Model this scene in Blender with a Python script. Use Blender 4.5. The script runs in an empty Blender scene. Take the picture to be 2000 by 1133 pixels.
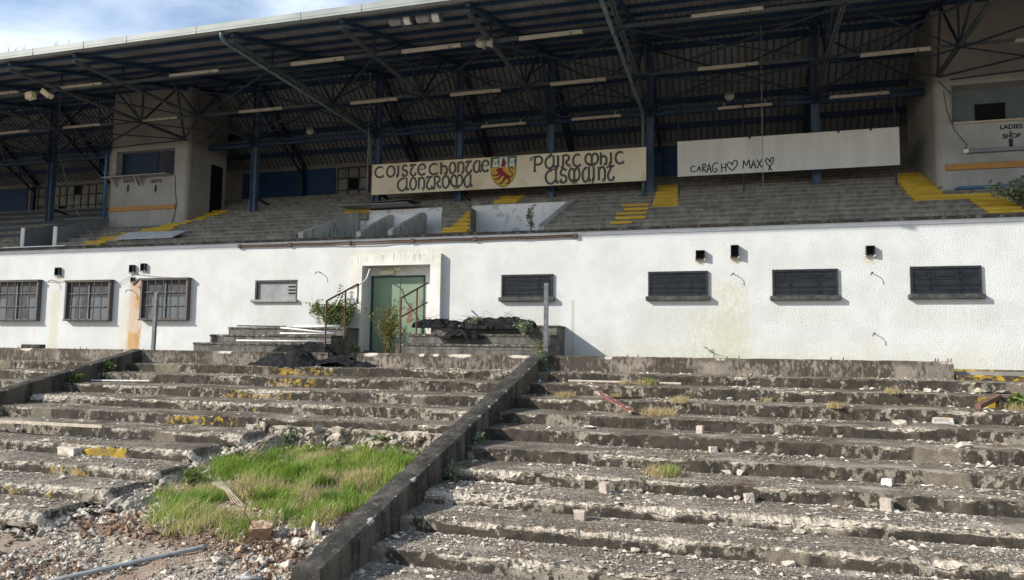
import bpy, bmesh, math, random
import numpy as np
from mathutils import Vector, noise

random.seed(7)
SC = bpy.context.scene
COL = SC.collection

# ------------------------------------------------------------------ camera
CAM_R = Vector((0.9576855645, 0.2875118033, 0.0132409400))
CAM_U = Vector((0.0107653121, -0.0817553520, 0.9965942858))
CAM_F = Vector((-0.2876151380, 0.9542814183, 0.0813910748))
FPX = 1450.78
CAM = Vector((0.0, -20.0, 0.0))
cd = bpy.data.cameras.new('camera')
cam = bpy.data.objects.new('camera', cd)
COL.objects.link(cam)
cd.sensor_fit = 'HORIZONTAL'
cd.sensor_width = 36.0
cd.lens = FPX / 2000.0 * 36.0
cd.clip_start = 0.1
cd.clip_end = 2000
from mathutils import Matrix
M3 = Matrix((CAM_R, CAM_U, -CAM_F)).transposed()
cam.matrix_world = Matrix.Translation(CAM) @ M3.to_4x4()
SC.camera = cam

# ------------------------------------------------------------------ sky, sun, exposure
SUN_T = Vector((1.5, 1.0, -1.03)).normalized()          # direction the light travels
EL = math.asin(-SUN_T.z)
W = bpy.data.worlds.new("World")
SC.world = W
W.use_nodes = True
wn, wl = W.node_tree.nodes, W.node_tree.links
wn.clear()
wo = wn.new('ShaderNodeOutputWorld')
bg = wn.new('ShaderNodeBackground')
bg.inputs['Strength'].default_value = 0.14
sky = wn.new('ShaderNodeTexSky')
sky.sky_type = 'NISHITA'
sky.sun_disc = False
sky.sun_elevation = EL
sky.sun_rotation = math.atan2(-SUN_T.x, -SUN_T.y)
sky.air_density = 1.0
sky.dust_density = 0.6
tc = wn.new('ShaderNodeTexCoord')
mp = wn.new('ShaderNodeMapping')
mp.inputs['Scale'].default_value = (1.0, 1.0, 2.2)
mp.inputs['Location'].default_value = (0.35, 0.1, 0.2)
wl.new(tc.outputs['Generated'], mp.inputs['Vector'])
cn = wn.new('ShaderNodeTexNoise')
cn.inputs['Scale'].default_value = 4.2
cn.inputs['Detail'].default_value = 7
cn.inputs['Roughness'].default_value = 0.56
cn.inputs['Distortion'].default_value = 0.35
wl.new(mp.outputs[0], cn.inputs['Vector'])
cr = wn.new('ShaderNodeValToRGB')
cr.color_ramp.elements[0].position = 0.42
cr.color_ramp.elements[1].position = 0.70
cr.color_ramp.elements[0].color = (.12, .12, .12, 1)
wl.new(cn.outputs['Fac'], cr.inputs['Fac'])
cm = wn.new('ShaderNodeMixRGB')
cm.inputs['Color2'].default_value = (5.0, 5.6, 6.5, 1)
wl.new(cr.outputs['Color'], cm.inputs['Fac'])
wl.new(sky.outputs[0], cm.inputs['Color1'])
wl.new(cm.outputs[0], bg.inputs['Color'])
wl.new(bg.outputs[0], wo.inputs['Surface'])

sd = bpy.data.lights.new('sun', 'SUN')
sd.energy = 4.9
sd.angle = math.radians(0.53)
sd.color = (1.0, 0.94, 0.845)
so = bpy.data.objects.new('sun', sd)
COL.objects.link(so)
so.rotation_euler = SUN_T.to_track_quat('-Z', 'Y').to_euler()
so.location = (-30, -40, 30)

vs = SC.view_settings
vs.view_transform = 'Standard'
vs.look = 'None'
vs.gamma = 1
vs.exposure = 0.50
SC.cycles.max_bounces = 8
SC.cycles.diffuse_bounces = 5


# ------------------------------------------------------------------ helpers
def ray(px, py):
    return CAM_F + CAM_R * ((px - 1000.0) / FPX) - CAM_U * ((py - 566.5) / FPX)


def at(px, py, y):
    "point on the vertical plane Y=y that the survey photograph shows at px,py"
    d = ray(px, py)
    return CAM + d * ((y - CAM.y) / d.y)


def atz(px, py, z):
    d = ray(px, py)
    return CAM + d * ((z - CAM.z) / d.z)


ORG = {}


class MB:
    def __init__(s):
        s.v, s.f, s.m = [], [], []

    def add(s, vs_, fs, mi=0):
        o = len(s.v)
        s.v += [tuple(p) for p in vs_]
        s.f += [tuple(i + o for i in f) for f in fs]
        s.m += [mi] * len(fs)

    def box(s, x0, x1, y0, y1, z0, z1, mi=0):
        s.add([(x0, y0, z0), (x1, y0, z0), (x1, y1, z0), (x0, y1, z0), (x0, y0, z1), (x1, y0, z1), (x1, y1, z1), (x0, y1, z1)],
              [(0, 3, 2, 1), (4, 5, 6, 7), (0, 1, 5, 4), (1, 2, 6, 5), (2, 3, 7, 6), (3, 0, 4, 7)], mi)

    def cbox(s, x0, x1, y0, y1, z0, z1, b=0.012, mi=0):
        "box with chamfered edges"
        bm = bmesh.new()
        bmesh.ops.create_cube(bm, size=1)
        for v in bm.verts:
            v.co = Vector(((x0 + x1) / 2 + v.co.x * (x1 - x0), (y0 + y1) / 2 + v.co.y * (y1 - y0), (z0 + z1) / 2 + v.co.z * (z1 - z0)))
        bmesh.ops.bevel(bm, geom=list(bm.edges), offset=b, segments=1, affect='EDGES')
        s.bm(bm, mi)

    def bm(s, bm, mi=0):
        bm.verts.index_update()
        s.add([v.co[:] for v in bm.verts], [[v.index for v in f.verts] for f in bm.faces], mi)
        bm.free()

    def bar(s, p, q, w=0.06, h=0.06, mi=0, up=(0, 0, 1)):
        p, q = Vector(p), Vector(q)
        d = (q - p).normalized()
        u = Vector(up)
        if abs(d.dot(u)) > 0.98:
            u = Vector((0, 1, 0))
        r = d.cross(u).normalized() * (w / 2)
        t = r.cross(d).normalized() * (h / 2)
        vs_ = [p - r - t, p + r - t, p + r + t, p - r + t, q - r - t, q + r - t, q + r + t, q - r + t]
        s.add(vs_, [(0, 1, 2, 3), (4, 7, 6, 5), (0, 4, 5, 1), (1, 5, 6, 2), (2, 6, 7, 3), (3, 7, 4, 0)], mi)

    def angle(s, p, q, w=0.07, t=0.012, mi=0):
        "an L section steel member"
        p, q = Vector(p), Vector(q)
        o = Vector((0, 0, w / 2))
        s.bar(p + o, q + o, w, t, mi)
        d = (q - p).normalized()
        r = d.cross(Vector((0, 0, 1)))
        r = r.normalized() * (w / 2 - t / 2) if r.length > 0.01 else Vector((w / 2, 0, 0))
        s.bar(p + r, q + r, t, w, mi)

    def tube(s, pts, r=0.03, n=8, mi=0, cap=True):
        pts = [Vector(p) for p in pts]
        rs = r if isinstance(r, (list, tuple)) else [r] * len(pts)
        base = len(s.v)
        prev = None
        for i, p in enumerate(pts):
            d = (pts[min(i + 1, len(pts) - 1)] - pts[max(i - 1, 0)]).normalized()
            if prev is None:
                a = d.cross(Vector((0, 0, 1)) if abs(d.z) < 0.9 else Vector((1, 0, 0))).normalized()
            else:
                a = (prev - d * prev.dot(d)).normalized()
            prev = a
            b = d.cross(a)
            for k in range(n):
                an = 2 * math.pi * k / n
                s.v.append(tuple(p + (a * math.cos(an) + b * math.sin(an)) * rs[i]))
        for i in range(len(pts) - 1):
            for k in range(n):
                k2 = (k + 1) % n
                s.f.append((base + i * n + k, base + i * n + k2, base + (i + 1) * n + k2, base + (i + 1) * n + k))
                s.m.append(mi)
        if cap:
            s.f.append(tuple(base + k for k in range(n))[::-1])
            s.f.append(tuple(base + (len(pts) - 1) * n + k for k in range(n)))
            s.m += [mi, mi]

    def prism(s, poly, a, b, mi=0):
        "poly: list of Vectors in a plane, extruded from offset vector a to b"
        a, b = Vector(a), Vector(b)
        n = len(poly)
        vs_ = [Vector(p) + a for p in poly] + [Vector(p) + b for p in poly]
        fs = [tuple(range(n))[::-1], tuple(range(n, 2 * n))]
        fs += [(i, (i + 1) % n, (i + 1) % n + n, i + n) for i in range(n)]
        s.add(vs_, fs, mi)

    def build(s, name, mats, parent=None, smooth=False, at_=None):
        if not isinstance(mats, (list, tuple)):
            mats = [mats]
        L = ORG.get(parent.name, Vector()) if parent else (Vector(at_) if at_ is not None else Vector(s.v[0]) * 0 + s.centre())
        me = bpy.data.meshes.new(name)
        me.from_pydata([tuple(Vector(v) - L) for v in s.v], [], s.f)
        for m in mats:
            me.materials.append(m)
        if len(mats) > 1:
            me.polygons.foreach_set('material_index', s.m)
        if smooth:
            me.polygons.foreach_set('use_smooth', [True] * len(me.polygons))
        me.validate()
        me.update()
        o = bpy.data.objects.new(name, me)
        COL.objects.link(o)
        if parent:
            o.parent = parent
        else:
            o.location = L
        ORG[o.name] = L
        return o

    def centre(s):
        a = np.array(s.v)
        return Vector(((a[:, 0].min() + a[:, 0].max()) / 2, (a[:, 1].min() + a[:, 1].max()) / 2, a[:, 2].min()))


def thing(name, label, cat, loc, group=None):
    o = bpy.data.objects.new(name, None)
    o.empty_display_size = 0.2
    COL.objects.link(o)
    o.location = loc
    ORG[o.name] = Vector(loc)
    tag(o, label, cat, group)
    return o


def tag(o, label, cat, group=None, kind=None):
    o['label'] = label
    o['category'] = cat
    if group:
        o['group'] = group
    if kind:
        o['kind'] = kind
    return o


# ------------------------------------------------------------------ materials
class NT:
    "small wrapper for building a node material"
    def __init__(s, name, rough=0.8, metal=0.0, spec=0.3):
        s.mat = bpy.data.materials.new(name)
        s.mat.use_nodes = True
        s.n, s.l = s.mat.node_tree.nodes, s.mat.node_tree.links
        s.b = s.n['Principled BSDF']
        s.b.inputs['Roughness'].default_value = rough
        s.b.inputs['Metallic'].default_value = metal
        s.b.inputs['Specular IOR Level'].default_value = spec
        g = s.n.new('ShaderNodeNewGeometry')
        s.pos = g.outputs['Position']
        s.nor = g.outputs['Normal']

    def _in(s, sock, v):
        if hasattr(v, 'links'):
            s.l.new(v, sock)
        else:
            sock.default_value = v

    def noise(s, scale, detail=4, rough=0.6, vec=None, sc=(1, 1, 1), dist=0.0, off=(0, 0, 0)):
        t = s.n.new('ShaderNodeTexNoise')
        t.inputs['Scale'].default_value = scale
        t.inputs['Detail'].default_value = detail
        t.inputs['Roughness'].default_value = rough
        t.inputs['Distortion'].default_value = dist
        v = vec or s.pos
        if sc != (1, 1, 1) or off != (0, 0, 0):
            m = s.n.new('ShaderNodeMapping')
            m.inputs['Scale'].default_value = sc
            m.inputs['Location'].default_value = off
            s.l.new(v, m.inputs[0])
            v = m.outputs[0]
        s.l.new(v, t.inputs['Vector'])
        return t.outputs['Fac']

    def voro(s, scale, feature='F1', sc=(1, 1, 1)):
        t = s.n.new('ShaderNodeTexVoronoi')
        t.feature = feature
        t.inputs['Scale'].default_value = scale
        m = s.n.new('ShaderNodeMapping')
        m.inputs['Scale'].default_value = sc
        s.l.new(s.pos, m.inputs[0])
        s.l.new(m.outputs[0], t.inputs['Vector'])
        return t.outputs['Distance']

    def math(s, op, a, b=0.0, c=None, clamp=False):
        t = s.n.new('ShaderNodeMath')
        t.operation = op
        t.use_clamp = clamp
        s._in(t.inputs[0], a)
        s._in(t.inputs[1], b)
        if c is not None:
            s._in(t.inputs[2], c)
        return t.outputs[0]

    def ramp(s, v, a, b, ca=0.0, cb=1.0):
        t = s.n.new('ShaderNodeMapRange')
        t.interpolation_type = 'SMOOTHSTEP'
        s._in(t.inputs['Value'], v)
        t.inputs['From Min'].default_value = a
        t.inputs['From Max'].default_value = b
        t.inputs['To Min'].default_value = ca
        t.inputs['To Max'].default_value = cb
        return t.outputs[0]

    def mix(s, f, a, b):
        t = s.n.new('ShaderNodeMixRGB')
        s._in(t.inputs[0], f)
        for i, c in ((1, a), (2, b)):
            if hasattr(c, 'links'):
                s.l.new(c, t.inputs[i])
            else:
                t.inputs[i].default_value = (c[0], c[1], c[2], 1)
        return t.outputs[0]

    def xyz(s, v=None):
        t = s.n.new('ShaderNodeSeparateXYZ')
        s.l.new(v or s.pos, t.inputs[0])
        return t.outputs

    def attr(s, name):
        t = s.n.new('ShaderNodeAttribute')
        t.attribute_name = name
        return t.outputs['Fac']

    def rnd(s):
        t = s.n.new('ShaderNodeObjectInfo')
        return t.outputs['Random']

    def color(s, c):
        if hasattr(c, 'links'):
            s.l.new(c, s.b.inputs['Base Color'])
        else:
            s.b.inputs['Base Color'].default_value = (c[0], c[1], c[2], 1)

    def bump(s, h, strength=0.5, dist=0.02):
        t = s.n.new('ShaderNodeBump')
        t.inputs['Strength'].default_value = strength
        t.inputs['Distance'].default_value = dist
        s._in(t.inputs['Height'], h)
        s.l.new(t.outputs[0], s.b.inputs['Normal'])

    def rough(s, v):
        s._in(s.b.inputs['Roughness'], v)


def simple(name, c1, c2, scale=3, rough=0.8, bump=0.0, bscale=40, metal=0.0, lo=0.35, hi=0.65, dist=0.01, sc=(1, 1, 1), spec=0.3):
    t = NT(name, rough, metal, spec)
    t.color(t.mix(t.ramp(t.noise(scale, 6, 0.65, sc=sc), lo, hi), c1, c2))
    if bump:
        t.bump(t.noise(bscale, 4), bump, dist)
    return t.mat


MT = {}
MT['steel_navy'] = simple('navy_painted_steel', (.017, .040, .088), (.028, .054, .10), 2.0, .55, .2, 60)
MT['steel_dark'] = simple('dark_painted_steel', (.016, .028, .050), (.030, .042, .060), 2.5, .6)
MT['steel_grey'] = simple('grey_blue_painted_steel', (.045, .060, .072), (.080, .095, .102), 3.0, .55)
MT['column'] = simple('faded_blue_column_paint', (.055, .095, .17), (.085, .13, .20), 1.5, .5, .15, 50)
MT['teal'] = simple('teal_pipe_paint', (.075, .125, .14), (.12, .175, .185), 3, .45)
MT['bluepipe'] = simple('bright_blue_pipe_paint', (.03, .11, .24), (.05, .15, .28), 3, .4)
MT['gutter'] = simple('pale_gutter_paint', (.20, .23, .225), (.28, .305, .295), .9, .55, .1, 30, sc=(1, 1, 3))
MT['galv'] = simple('galvanised_steel', (.085, .095, .105), (.145, .155, .165), 9, .6, .1, 80)
MT['galvpipe'] = simple('grey_pipe', (.19, .20, .205), (.29, .305, .31), 6, .55)
MT['rust'] = simple('rusty_brown_steel', (.075, .040, .030), (.115, .062, .042), 9, .8, .4, 90)
MT['rebar'] = simple('rebar_rust', (.06, .035, .025), (.11, .055, .03), 14, .9, .3, 120)
MT['black'] = simple('black_void', (.004, .004, .005), (.008, .008, .009), 5, .9)
MT['blackmetal'] = simple('black_painted_metal', (.010, .012, .015), (.024, .027, .032), 8, .5, .15, 60)
MT['slate'] = simple('dark_slate_sill', (.030, .032, .033), (.075, .075, .070), 6, .7, .3, 50)
MT['lampcover'] = simple('cream_plastic', (.40, .37, .28), (.50, .465, .36), 5, .5)
MT['cream'] = simple('cream_box_plastic', (.62, .56, .38), (.72, .66, .48), 5, .5)
MT['white'] = simple('white_plastic', (.58, .58, .56), (.70, .70, .68), 6, .5)
MT['glass'] = simple('dusty_glass', (.012, .015, .020), (.035, .040, .048), 1.6, .35, spec=.3)
MT['glass_pale'] = simple('grimy_pale_glass', (.13, .13, .12), (.26, .26, .235), 2.5, .3)
MT['net'] = simple('black_netting', (.007, .007, .008), (.022, .022, .025), 9, .9, .7, 70, dist=.02, spec=.15)
MT['letter'] = simple('sign_lettering_paint', (.012, .016, .028), (.02, .024, .04), 4, .6)
MT['letter_grey'] = simple('sign_lettering_shade_paint', (.17, .17, .16), (.22, .215, .2), 4, .6)
MT['orange'] = simple('orange_bench_plank', (.33, .17, .045), (.42, .225, .06), 3, .6, .1, 30, sc=(1, 1, 6))
MT['plank'] = simple('weathered_red_and_white_plank', (.17, .072, .056), (.40, .34, .29), 6, .8, .3, 60, sc=(3, 1, 1), lo=.5, hi=.62)
MT['beige'] = simple('bare_timber', (.34, .29, .22), (.50, .44, .36), 7, .8, .3, 60)
MT['corr'] = simple('corrugated_metal', (.40, .43, .46), (.56, .60, .63), 2.5, .42, .1, 40, metal=.25)
MT['corr_dark'] = simple('dark_corrugated_sheet', (.10, .10, .10), (.20, .20, .19), 4, .7)
MT['brown_sheet'] = simple('aged_asbestos_roof_sheet', (.130, .134, .140), (.205, .208, .212), .8, .85, sc=(2.5, .6, 1))
t = NT('grey_roof_sheet', .8)
x, y, z = t.xyz()
c = t.mix(t.ramp(t.noise(.7, 6, .65, sc=(2.5, .6, .6)), .35, .65), (.155, .18, .20), (.235, .26, .275))
fr = t.math('FRACT', t.math('DIVIDE', t.math('SUBTRACT', x, -46.0), .215))
ln = t.math('MULTIPLY', t.ramp(fr, .66, .72), t.ramp(t.noise(1.3, 4, .6, sc=(3, .5, .5)), .25, .6, .55, 1))
c = t.mix(t.math('MULTIPLY', ln, .72), c, (.055, .052, .046))  # ribs darkened in the colour, standing in for their shade
t.color(c)
MT['rear_sheet'] = t.mat
MT['bluepanel'] = simple('blue_timber_panel', (.008, .040, .105), (.015, .055, .14), 1.2, .55)
MT['rearwall'] = simple('rear_wall_paint', (.16, .163, .155), (.24, .24, .225), .8, .85)
MT['bluewall'] = simple('faded_blue_grey_panel', (.10, .13, .14), (.14, .17, .18), 1.2, .6)
MT['red'] = simple('red_plastic', (.55, .02, .03), (.62, .04, .05), 5, .5)
MT['ltblue'] = simple('pale_blue_plastic', (.30, .62, .72), (.4, .7, .78), 5, .4)
MT['lens'] = simple('floodlight_lens', (.62, .65, .67), (.85, .87, .88), 9, .15)
MT['flood'] = simple('floodlight_grey', (.30, .30, .305), (.42, .42, .42), 6, .5)
MT['speaker'] = simple('speaker_cream', (.36, .35, .31), (.46, .45, .40), 6, .6)
MT['whitepaint'] = simple('white_painted_board', (.56, .56, .53), (.66, .66, .63), .7, .6, sc=(3, 1, .4))
MT['wood_brown'] = simple('rust_brown_beam', (.10, .05, .04), (.17, .09, .07), 5, .8, .3, 60)
MT['stem'] = simple('plant_stem', (.09, .07, .035), (.15, .12, .06), 9, .9)
MT['drystem'] = simple('dry_stalk', (.36, .28, .15), (.52, .42, .26), 9, .9)


def leaf_mat(name, a, b):
    t = NT(name, .55, 0, .35)
    c = t.mix(t.attr('tint'), a, b)
    t.color(c)
    tr = t.n.new('ShaderNodeBsdfTranslucent')
    t.l.new(c, tr.inputs[0])
    mx = t.n.new('ShaderNodeMixShader')
    mx.inputs[0].default_value = .35
    t.l.new(t.b.outputs[0], mx.inputs[1])
    t.l.new(tr.outputs[0], mx.inputs[2])
    t.l.new(mx.outputs[0], t.n['Material Output'].inputs['Surface'])
    return t.mat


MT['leaf'] = leaf_mat('shrub_leaf', (.055, .11, .022), (.22, .27, .08))
MT['leaf_yellow'] = leaf_mat('yellowing_leaf', (.09, .11, .02), (.26, .22, .04))
MT['leaf_grey'] = leaf_mat('buddleia_leaf', (.10, .15, .08), (.27, .32, .21))
MT['grass'] = leaf_mat('meadow_grass', (.11, .25, .02), (.35, .45, .085))
MT['drygrass'] = leaf_mat('dry_grass', (.40, .30, .14), (.72, .62, .38))
MT['flower'] = leaf_mat('dandelion', (.75, .55, .01), (.8, .62, .02))

# --- roughcast white wall with its stains
t = NT('white_roughcast', .85)
x, y, z = t.xyz()
wob = t.math('MULTIPLY', t.math('SUBTRACT', t.noise(3.0, 4), .5), .5)
base = t.mix(t.ramp(t.noise(1.1, 5, .6), .35, .7), (.565, .575, .575), (.49, .50, .495))
base = t.mix(t.math('MULTIPLY', t.ramp(t.noise(14, 4, .7), .55, .75), .25), base, (.55, .55, .52))


def streak(cx, hw, ztop, zbot, fade=.25, soft=.6):
    dx = t.math('ABSOLUTE', t.math('SUBTRACT', t.math('ADD', x, t.math('MULTIPLY', wob, hw * 1.6)), cx))
    m = t.ramp(dx, hw * (1 - soft), hw * (1 + soft), 1, 0)
    m = t.math('MULTIPLY', m, t.ramp(z, ztop, ztop - fade, 0, 1))
    m = t.math('MULTIPLY', m, t.ramp(z, zbot - fade, zbot + fade, 0, 1))
    return m


def grain(m, k=1.0, sc=(5, 1, 1.0)):
    return t.math('MULTIPLY', m, t.math('MULTIPLY', t.ramp(t.noise(6, 5, .65, sc=sc), .3, .62), k), None, True)


px_ = lambda a, b: at(a, b, 0)
rx = px_(263, 620).x
base = t.mix(grain(streak(rx, .22, px_(268, 540).z, -.6), 2.0, (4, 1, .35)), base, (.40, .175, .028))
base = t.mix(grain(streak(rx - .2, .38, px_(268, 575).z, -.6), .55, (4, 1, .4)), base, (.50, .40, .20))
base = t.mix(grain(streak(px_(106, 620).x, .18, px_(106, 560).z, -.6), .6, (5, 1, .4)), base, (.45, .40, .22))
base = t.mix(grain(streak(px_(66, 650).x, .05, px_(66, 630).z, px_(66, 662).z), .5), base, (.55, .38, .25))
gx = px_(1430, 620).x
base = t.mix(grain(streak(gx, .42, px_(1435, 540).z, -.4), .62, (1.5, 1, 1.1)), base, (.42, .42, .29))
base = t.mix(grain(streak(gx - .7, 1.0, px_(1435, 590).z, -.4, .6), .62, (1.2, 1, 1)), base, (.42, .42, .31))
foot = t.math('MULTIPLY', t.ramp(z, .75, -.25, 0, 1), t.ramp(x, -5.5, -3.0, 0, 1))
base = t.mix(grain(foot, .5, (1, 1, 1.5)), base, (.48, .47, .36))
for cx_, zt_ in ((1258, 600), (1702, 640), (1190, 640), (560, 500), (1240, 640)):
    base = t.mix(grain(streak(px_(cx_, zt_).x, .14, px_(cx_, zt_).z, -.3, .3), .35), base, (.46, .45, .34))
for cx_, cy_ in ((1368, 505), (1437, 505), (1699, 502), (115, 540), (262, 540)):
    base = t.mix(grain(streak(px_(cx_, cy_).x, .13, px_(cx_, cy_ - 2).z, px_(cx_, cy_ + 13).z, .06), .85), base, (.50, .42, .30))
# drips from the damp band over the door
dm = t.math('MULTIPLY', t.ramp(t.math('ABSOLUTE', t.math('SUBTRACT', x, -9.6)), 1.4, 1.9, 1, 0), t.ramp(t.math('ABSOLUTE', t.math('SUBTRACT', z, 2.86)), .03, .16, 1, 0))
base = t.mix(grain(dm, .6, (3, 1, .6)), base, (.43, .41, .30))
pst = t.math('MULTIPLY', t.ramp(t.math('ABSOLUTE', t.math('SUBTRACT', x, px_(1119, 620).x)), .03, .06, 1, 0), t.ramp(z, px_(1119, 585).z, px_(1119, 588).z, 0, 1))
base = t.mix(t.math('MULTIPLY', pst, .75), base, (.42, .39, .34))
pst = t.math('MULTIPLY', t.ramp(t.math('ABSOLUTE', t.math('SUBTRACT', x, px_(452, 610).x)), .03, .06, 1, 0), t.ramp(z, px_(452, 590).z, px_(452, 593).z, 0, 1))
base = t.mix(t.math('MULTIPLY', pst, .5), base, (.52, .48, .42))
t.color(base)
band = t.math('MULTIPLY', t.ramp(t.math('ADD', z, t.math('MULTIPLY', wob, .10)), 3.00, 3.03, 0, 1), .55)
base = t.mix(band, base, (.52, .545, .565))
low = t.math('MULTIPLY', t.ramp(t.math('ADD', z, t.math('MULTIPLY', t.noise(1.6, 5, .7), .9)), .75, .15, 0, 1), t.ramp(t.noise(9, 5, .75), .40, .66))
base = t.mix(t.math('MULTIPLY', low, .55), base, (.40, .385, .31))
base = t.mix(t.math('MULTIPLY', t.ramp(t.noise(.45, 3, .5, off=(2, 0, 7)), .55, .58), .45), base, (.50, .505, .495))
for cx_, hw_ in ((1325, .9), (1572, .95), (1848, 1.0), (1030, .8), (540, .7), (173, .9), (320, .9)):
    base = t.mix(grain(streak(px_(cx_, 600).x, hw_, px_(cx_, 585).z, px_(cx_, 640).z, .3, .3), .40, (7, 1, .25)), base, (.40, .39, .33))
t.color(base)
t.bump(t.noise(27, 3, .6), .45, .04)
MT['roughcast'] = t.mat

# --- smooth white render (door surround, coping band)
t = NT('smooth_white_render', .85)
x, y, z = t.xyz()
b_ = t.mix(t.ramp(t.noise(1.6, 6), .35, .7), (.66, .655, .625), (.53, .52, .475))
dr = t.math('MULTIPLY', t.ramp(t.noise(7, 5, .7, sc=(3, 1, .25)), .46, .66), t.ramp(z, 2.45, 2.80, 0, 1))
b_ = t.mix(t.math('MULTIPLY', dr, .85), b_, (.24, .21, .15))
b_ = t.mix(t.math('MULTIPLY', t.math('MULTIPLY', t.ramp(t.noise(4, 5), .5, .7), t.ramp(z, .9, .1, 0, 1)), .5), b_, (.40, .38, .30))
t.color(b_)
t.bump(t.noise(40, 4), .15, .01)
MT['render'] = t.mat

# --- mossy coping stone
MT['coping'] = simple('lichen_coping', (.055, .050, .043), (.24, .23, .20), 7, .9, .6, 45, lo=.45, hi=.72)


# --- weathered terrace concrete: dark lichen, pale broken edges, yellow paint
def terrace_mat(name, dirt=(.078, .066, .052), dark=(.023, .020, .016)):
    t = NT(name, .92, 0, .2)
    x, y, z = t.xyz()
    nx, ny, nz = t.xyz(t.nor)
    c = t.mix(t.ramp(t.noise(2.2, 6, .65), .33, .68), (.33, .295, .24), (.215, .19, .153))
    c = t.mix(t.math('MULTIPLY', t.ramp(t.noise(34, 4, .7), .5, .72), .45), c, (.44, .41, .355))
    riser = t.ramp(nz, .80, .40, 0, 1)
    flat_ = t.math('SUBTRACT', 1.0, riser)
    # treads carry grime and moss, risers carry black lichen
    tread = t.math('MULTIPLY', flat_, t.ramp(t.noise(1.7, 6, .7, sc=(.6, 1.4, 1)), .34, .52))
    c = t.mix(t.math('MULTIPLY', tread, .88), c, dirt)
    br = t.math('MULTIPLY', t.ramp(t.noise(1.1, 5, .6, off=(5, 3, 1)), .56, .66), .75)
    c = t.mix(t.math('MULTIPLY', br, flat_), c, (.075, .042, .018))
    spk = t.math('MULTIPLY', t.ramp(t.noise(24, 6, .82, sc=(1, 1, .6)), .50, .62), t.ramp(t.math('ADD', t.noise(1.2, 4, .6, off=(3, 8, 2)), t.math('MULTIPLY', t.ramp(z, -1.2, -2.4), .16)), .40, .60))
    c = t.mix(t.math('MULTIPLY', t.math('MULTIPLY', spk, flat_), .85), c, (.54, .485, .405))
    # patched lengths of bare tan render
    tan = t.math('MULTIPLY', t.ramp(t.noise(.8, 2, .4, off=(9, 0, 4), sc=(1, .3, .3)), .62, .655), riser)
    tcol = t.mix(t.ramp(t.noise(5, 5, .7), .35, .65), (.25, .215, .16), (.16, .14, .105))
    c = t.mix(t.math('MULTIPLY', tan, .8), c, tcol)
    ln = t.math('ADD', t.math('MULTIPLY', t.noise(7.5, 9, .76, sc=(1, 1, .75)), .70), t.math('MULTIPLY', t.noise(.9, 3, .5), .30))
    li = t.math('MULTIPLY', t.ramp(ln, .43, .475), riser)
    li = t.math('MULTIPLY', li, t.math('SUBTRACT', 1.0, t.math('MULTIPLY', tan, .75)))
    c = t.mix(t.math('MULTIPLY', li, .93), c, t.mix(t.ramp(t.noise(4, 4), .4, .6), dark, (.056, .046, .035)))
    jx = t.math('FRACT', t.math('ADD', t.math('DIVIDE', x, 2.37), t.math('MULTIPLY', t.math('FLOOR', t.math('MULTIPLY', z, 4.3)), .37)))
    c = t.mix(t.math('MULTIPLY', t.math('MULTIPLY', t.ramp(jx, .004, .009, 1, 0), riser), .8), c, (.02, .018, .015))
    ms = t.math('MULTIPLY', t.ramp(t.noise(2.3, 6, .75, off=(7, 1, 2)), .62, .67), flat_)
    c = t.mix(t.math('MULTIPLY', ms, .8), c, t.mix(t.ramp(t.noise(6, 4), .4, .6), (.13, .075, .018), (.075, .07, .022)))
    pa = t.attr('paint')
    pm = t.math('MULTIPLY', t.ramp(t.math('ADD', t.noise(8, 7, .75), t.math('MULTIPLY', pa, .42)), .78, .86), t.ramp(pa, .05, .3))
    c = t.mix(t.math('MULTIPLY', pm, .9), c, t.mix(t.ramp(t.noise(3, 4), .4, .6), (.45, .30, .035), (.30, .205, .045)))
    ch = t.math('ADD', t.attr('chip'), t.math('MULTIPLY', t.math('SUBTRACT', t.noise(13, 6, .78), .5), 1.9))
    pale = t.mix(t.ramp(t.noise(21, 6, .8), .36, .62), (.23, .195, .15), (.60, .54, .455))
    c = t.mix(t.math('MULTIPLY', t.ramp(ch, .42, .72), .95), c, pale)
    t.color(c)
    t.bump(t.math('ADD', t.noise(30, 5, .7), t.math('MULTIPLY', t.noise(90, 3, .6), .5)), .75, .03)
    return t.mat


MT['terrace'] = terrace_mat('lichened_terrace_concrete')
t = NT('black_algae_concrete', .88, 0, .2)
nx, ny, nz = t.xyz(t.nor)
c = t.mix(t.ramp(t.noise(3.2, 6, .65), .38, .75), (.026, .025, .023), (.085, .079, .068))
c = t.mix(t.math('MULTIPLY', t.ramp(t.noise(14, 7, .8, sc=(1, .6, 1)), .54, .64), .55), c, (.21, .19, .16))
side = t.math('MULTIPLY', t.ramp(nx, .5, .8, 0, 1), t.ramp(t.noise(1.5, 5, .6, sc=(1, 1.6, .3)), .42, .6))
c = t.mix(t.math('MULTIPLY', side, .7), c, (.15, .125, .095))
c = t.mix(t.ramp(t.math('ADD', t.attr('chip'), t.math('MULTIPLY', t.math('SUBTRACT', t.noise(16, 5, .75), .5), 1.3)), .5, .7), c, (.46, .43, .38))
c = t.mix(t.math('MULTIPLY', t.ramp(t.noise(2.1, 7, .75, sc=(2.5, .7, 1)), .66, .69), .8), c, (.42, .39, .35))
t.color(c)
t.bump(t.noise(50, 5, .7), .5, .012)
MT['kerb'] = t.mat

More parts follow.
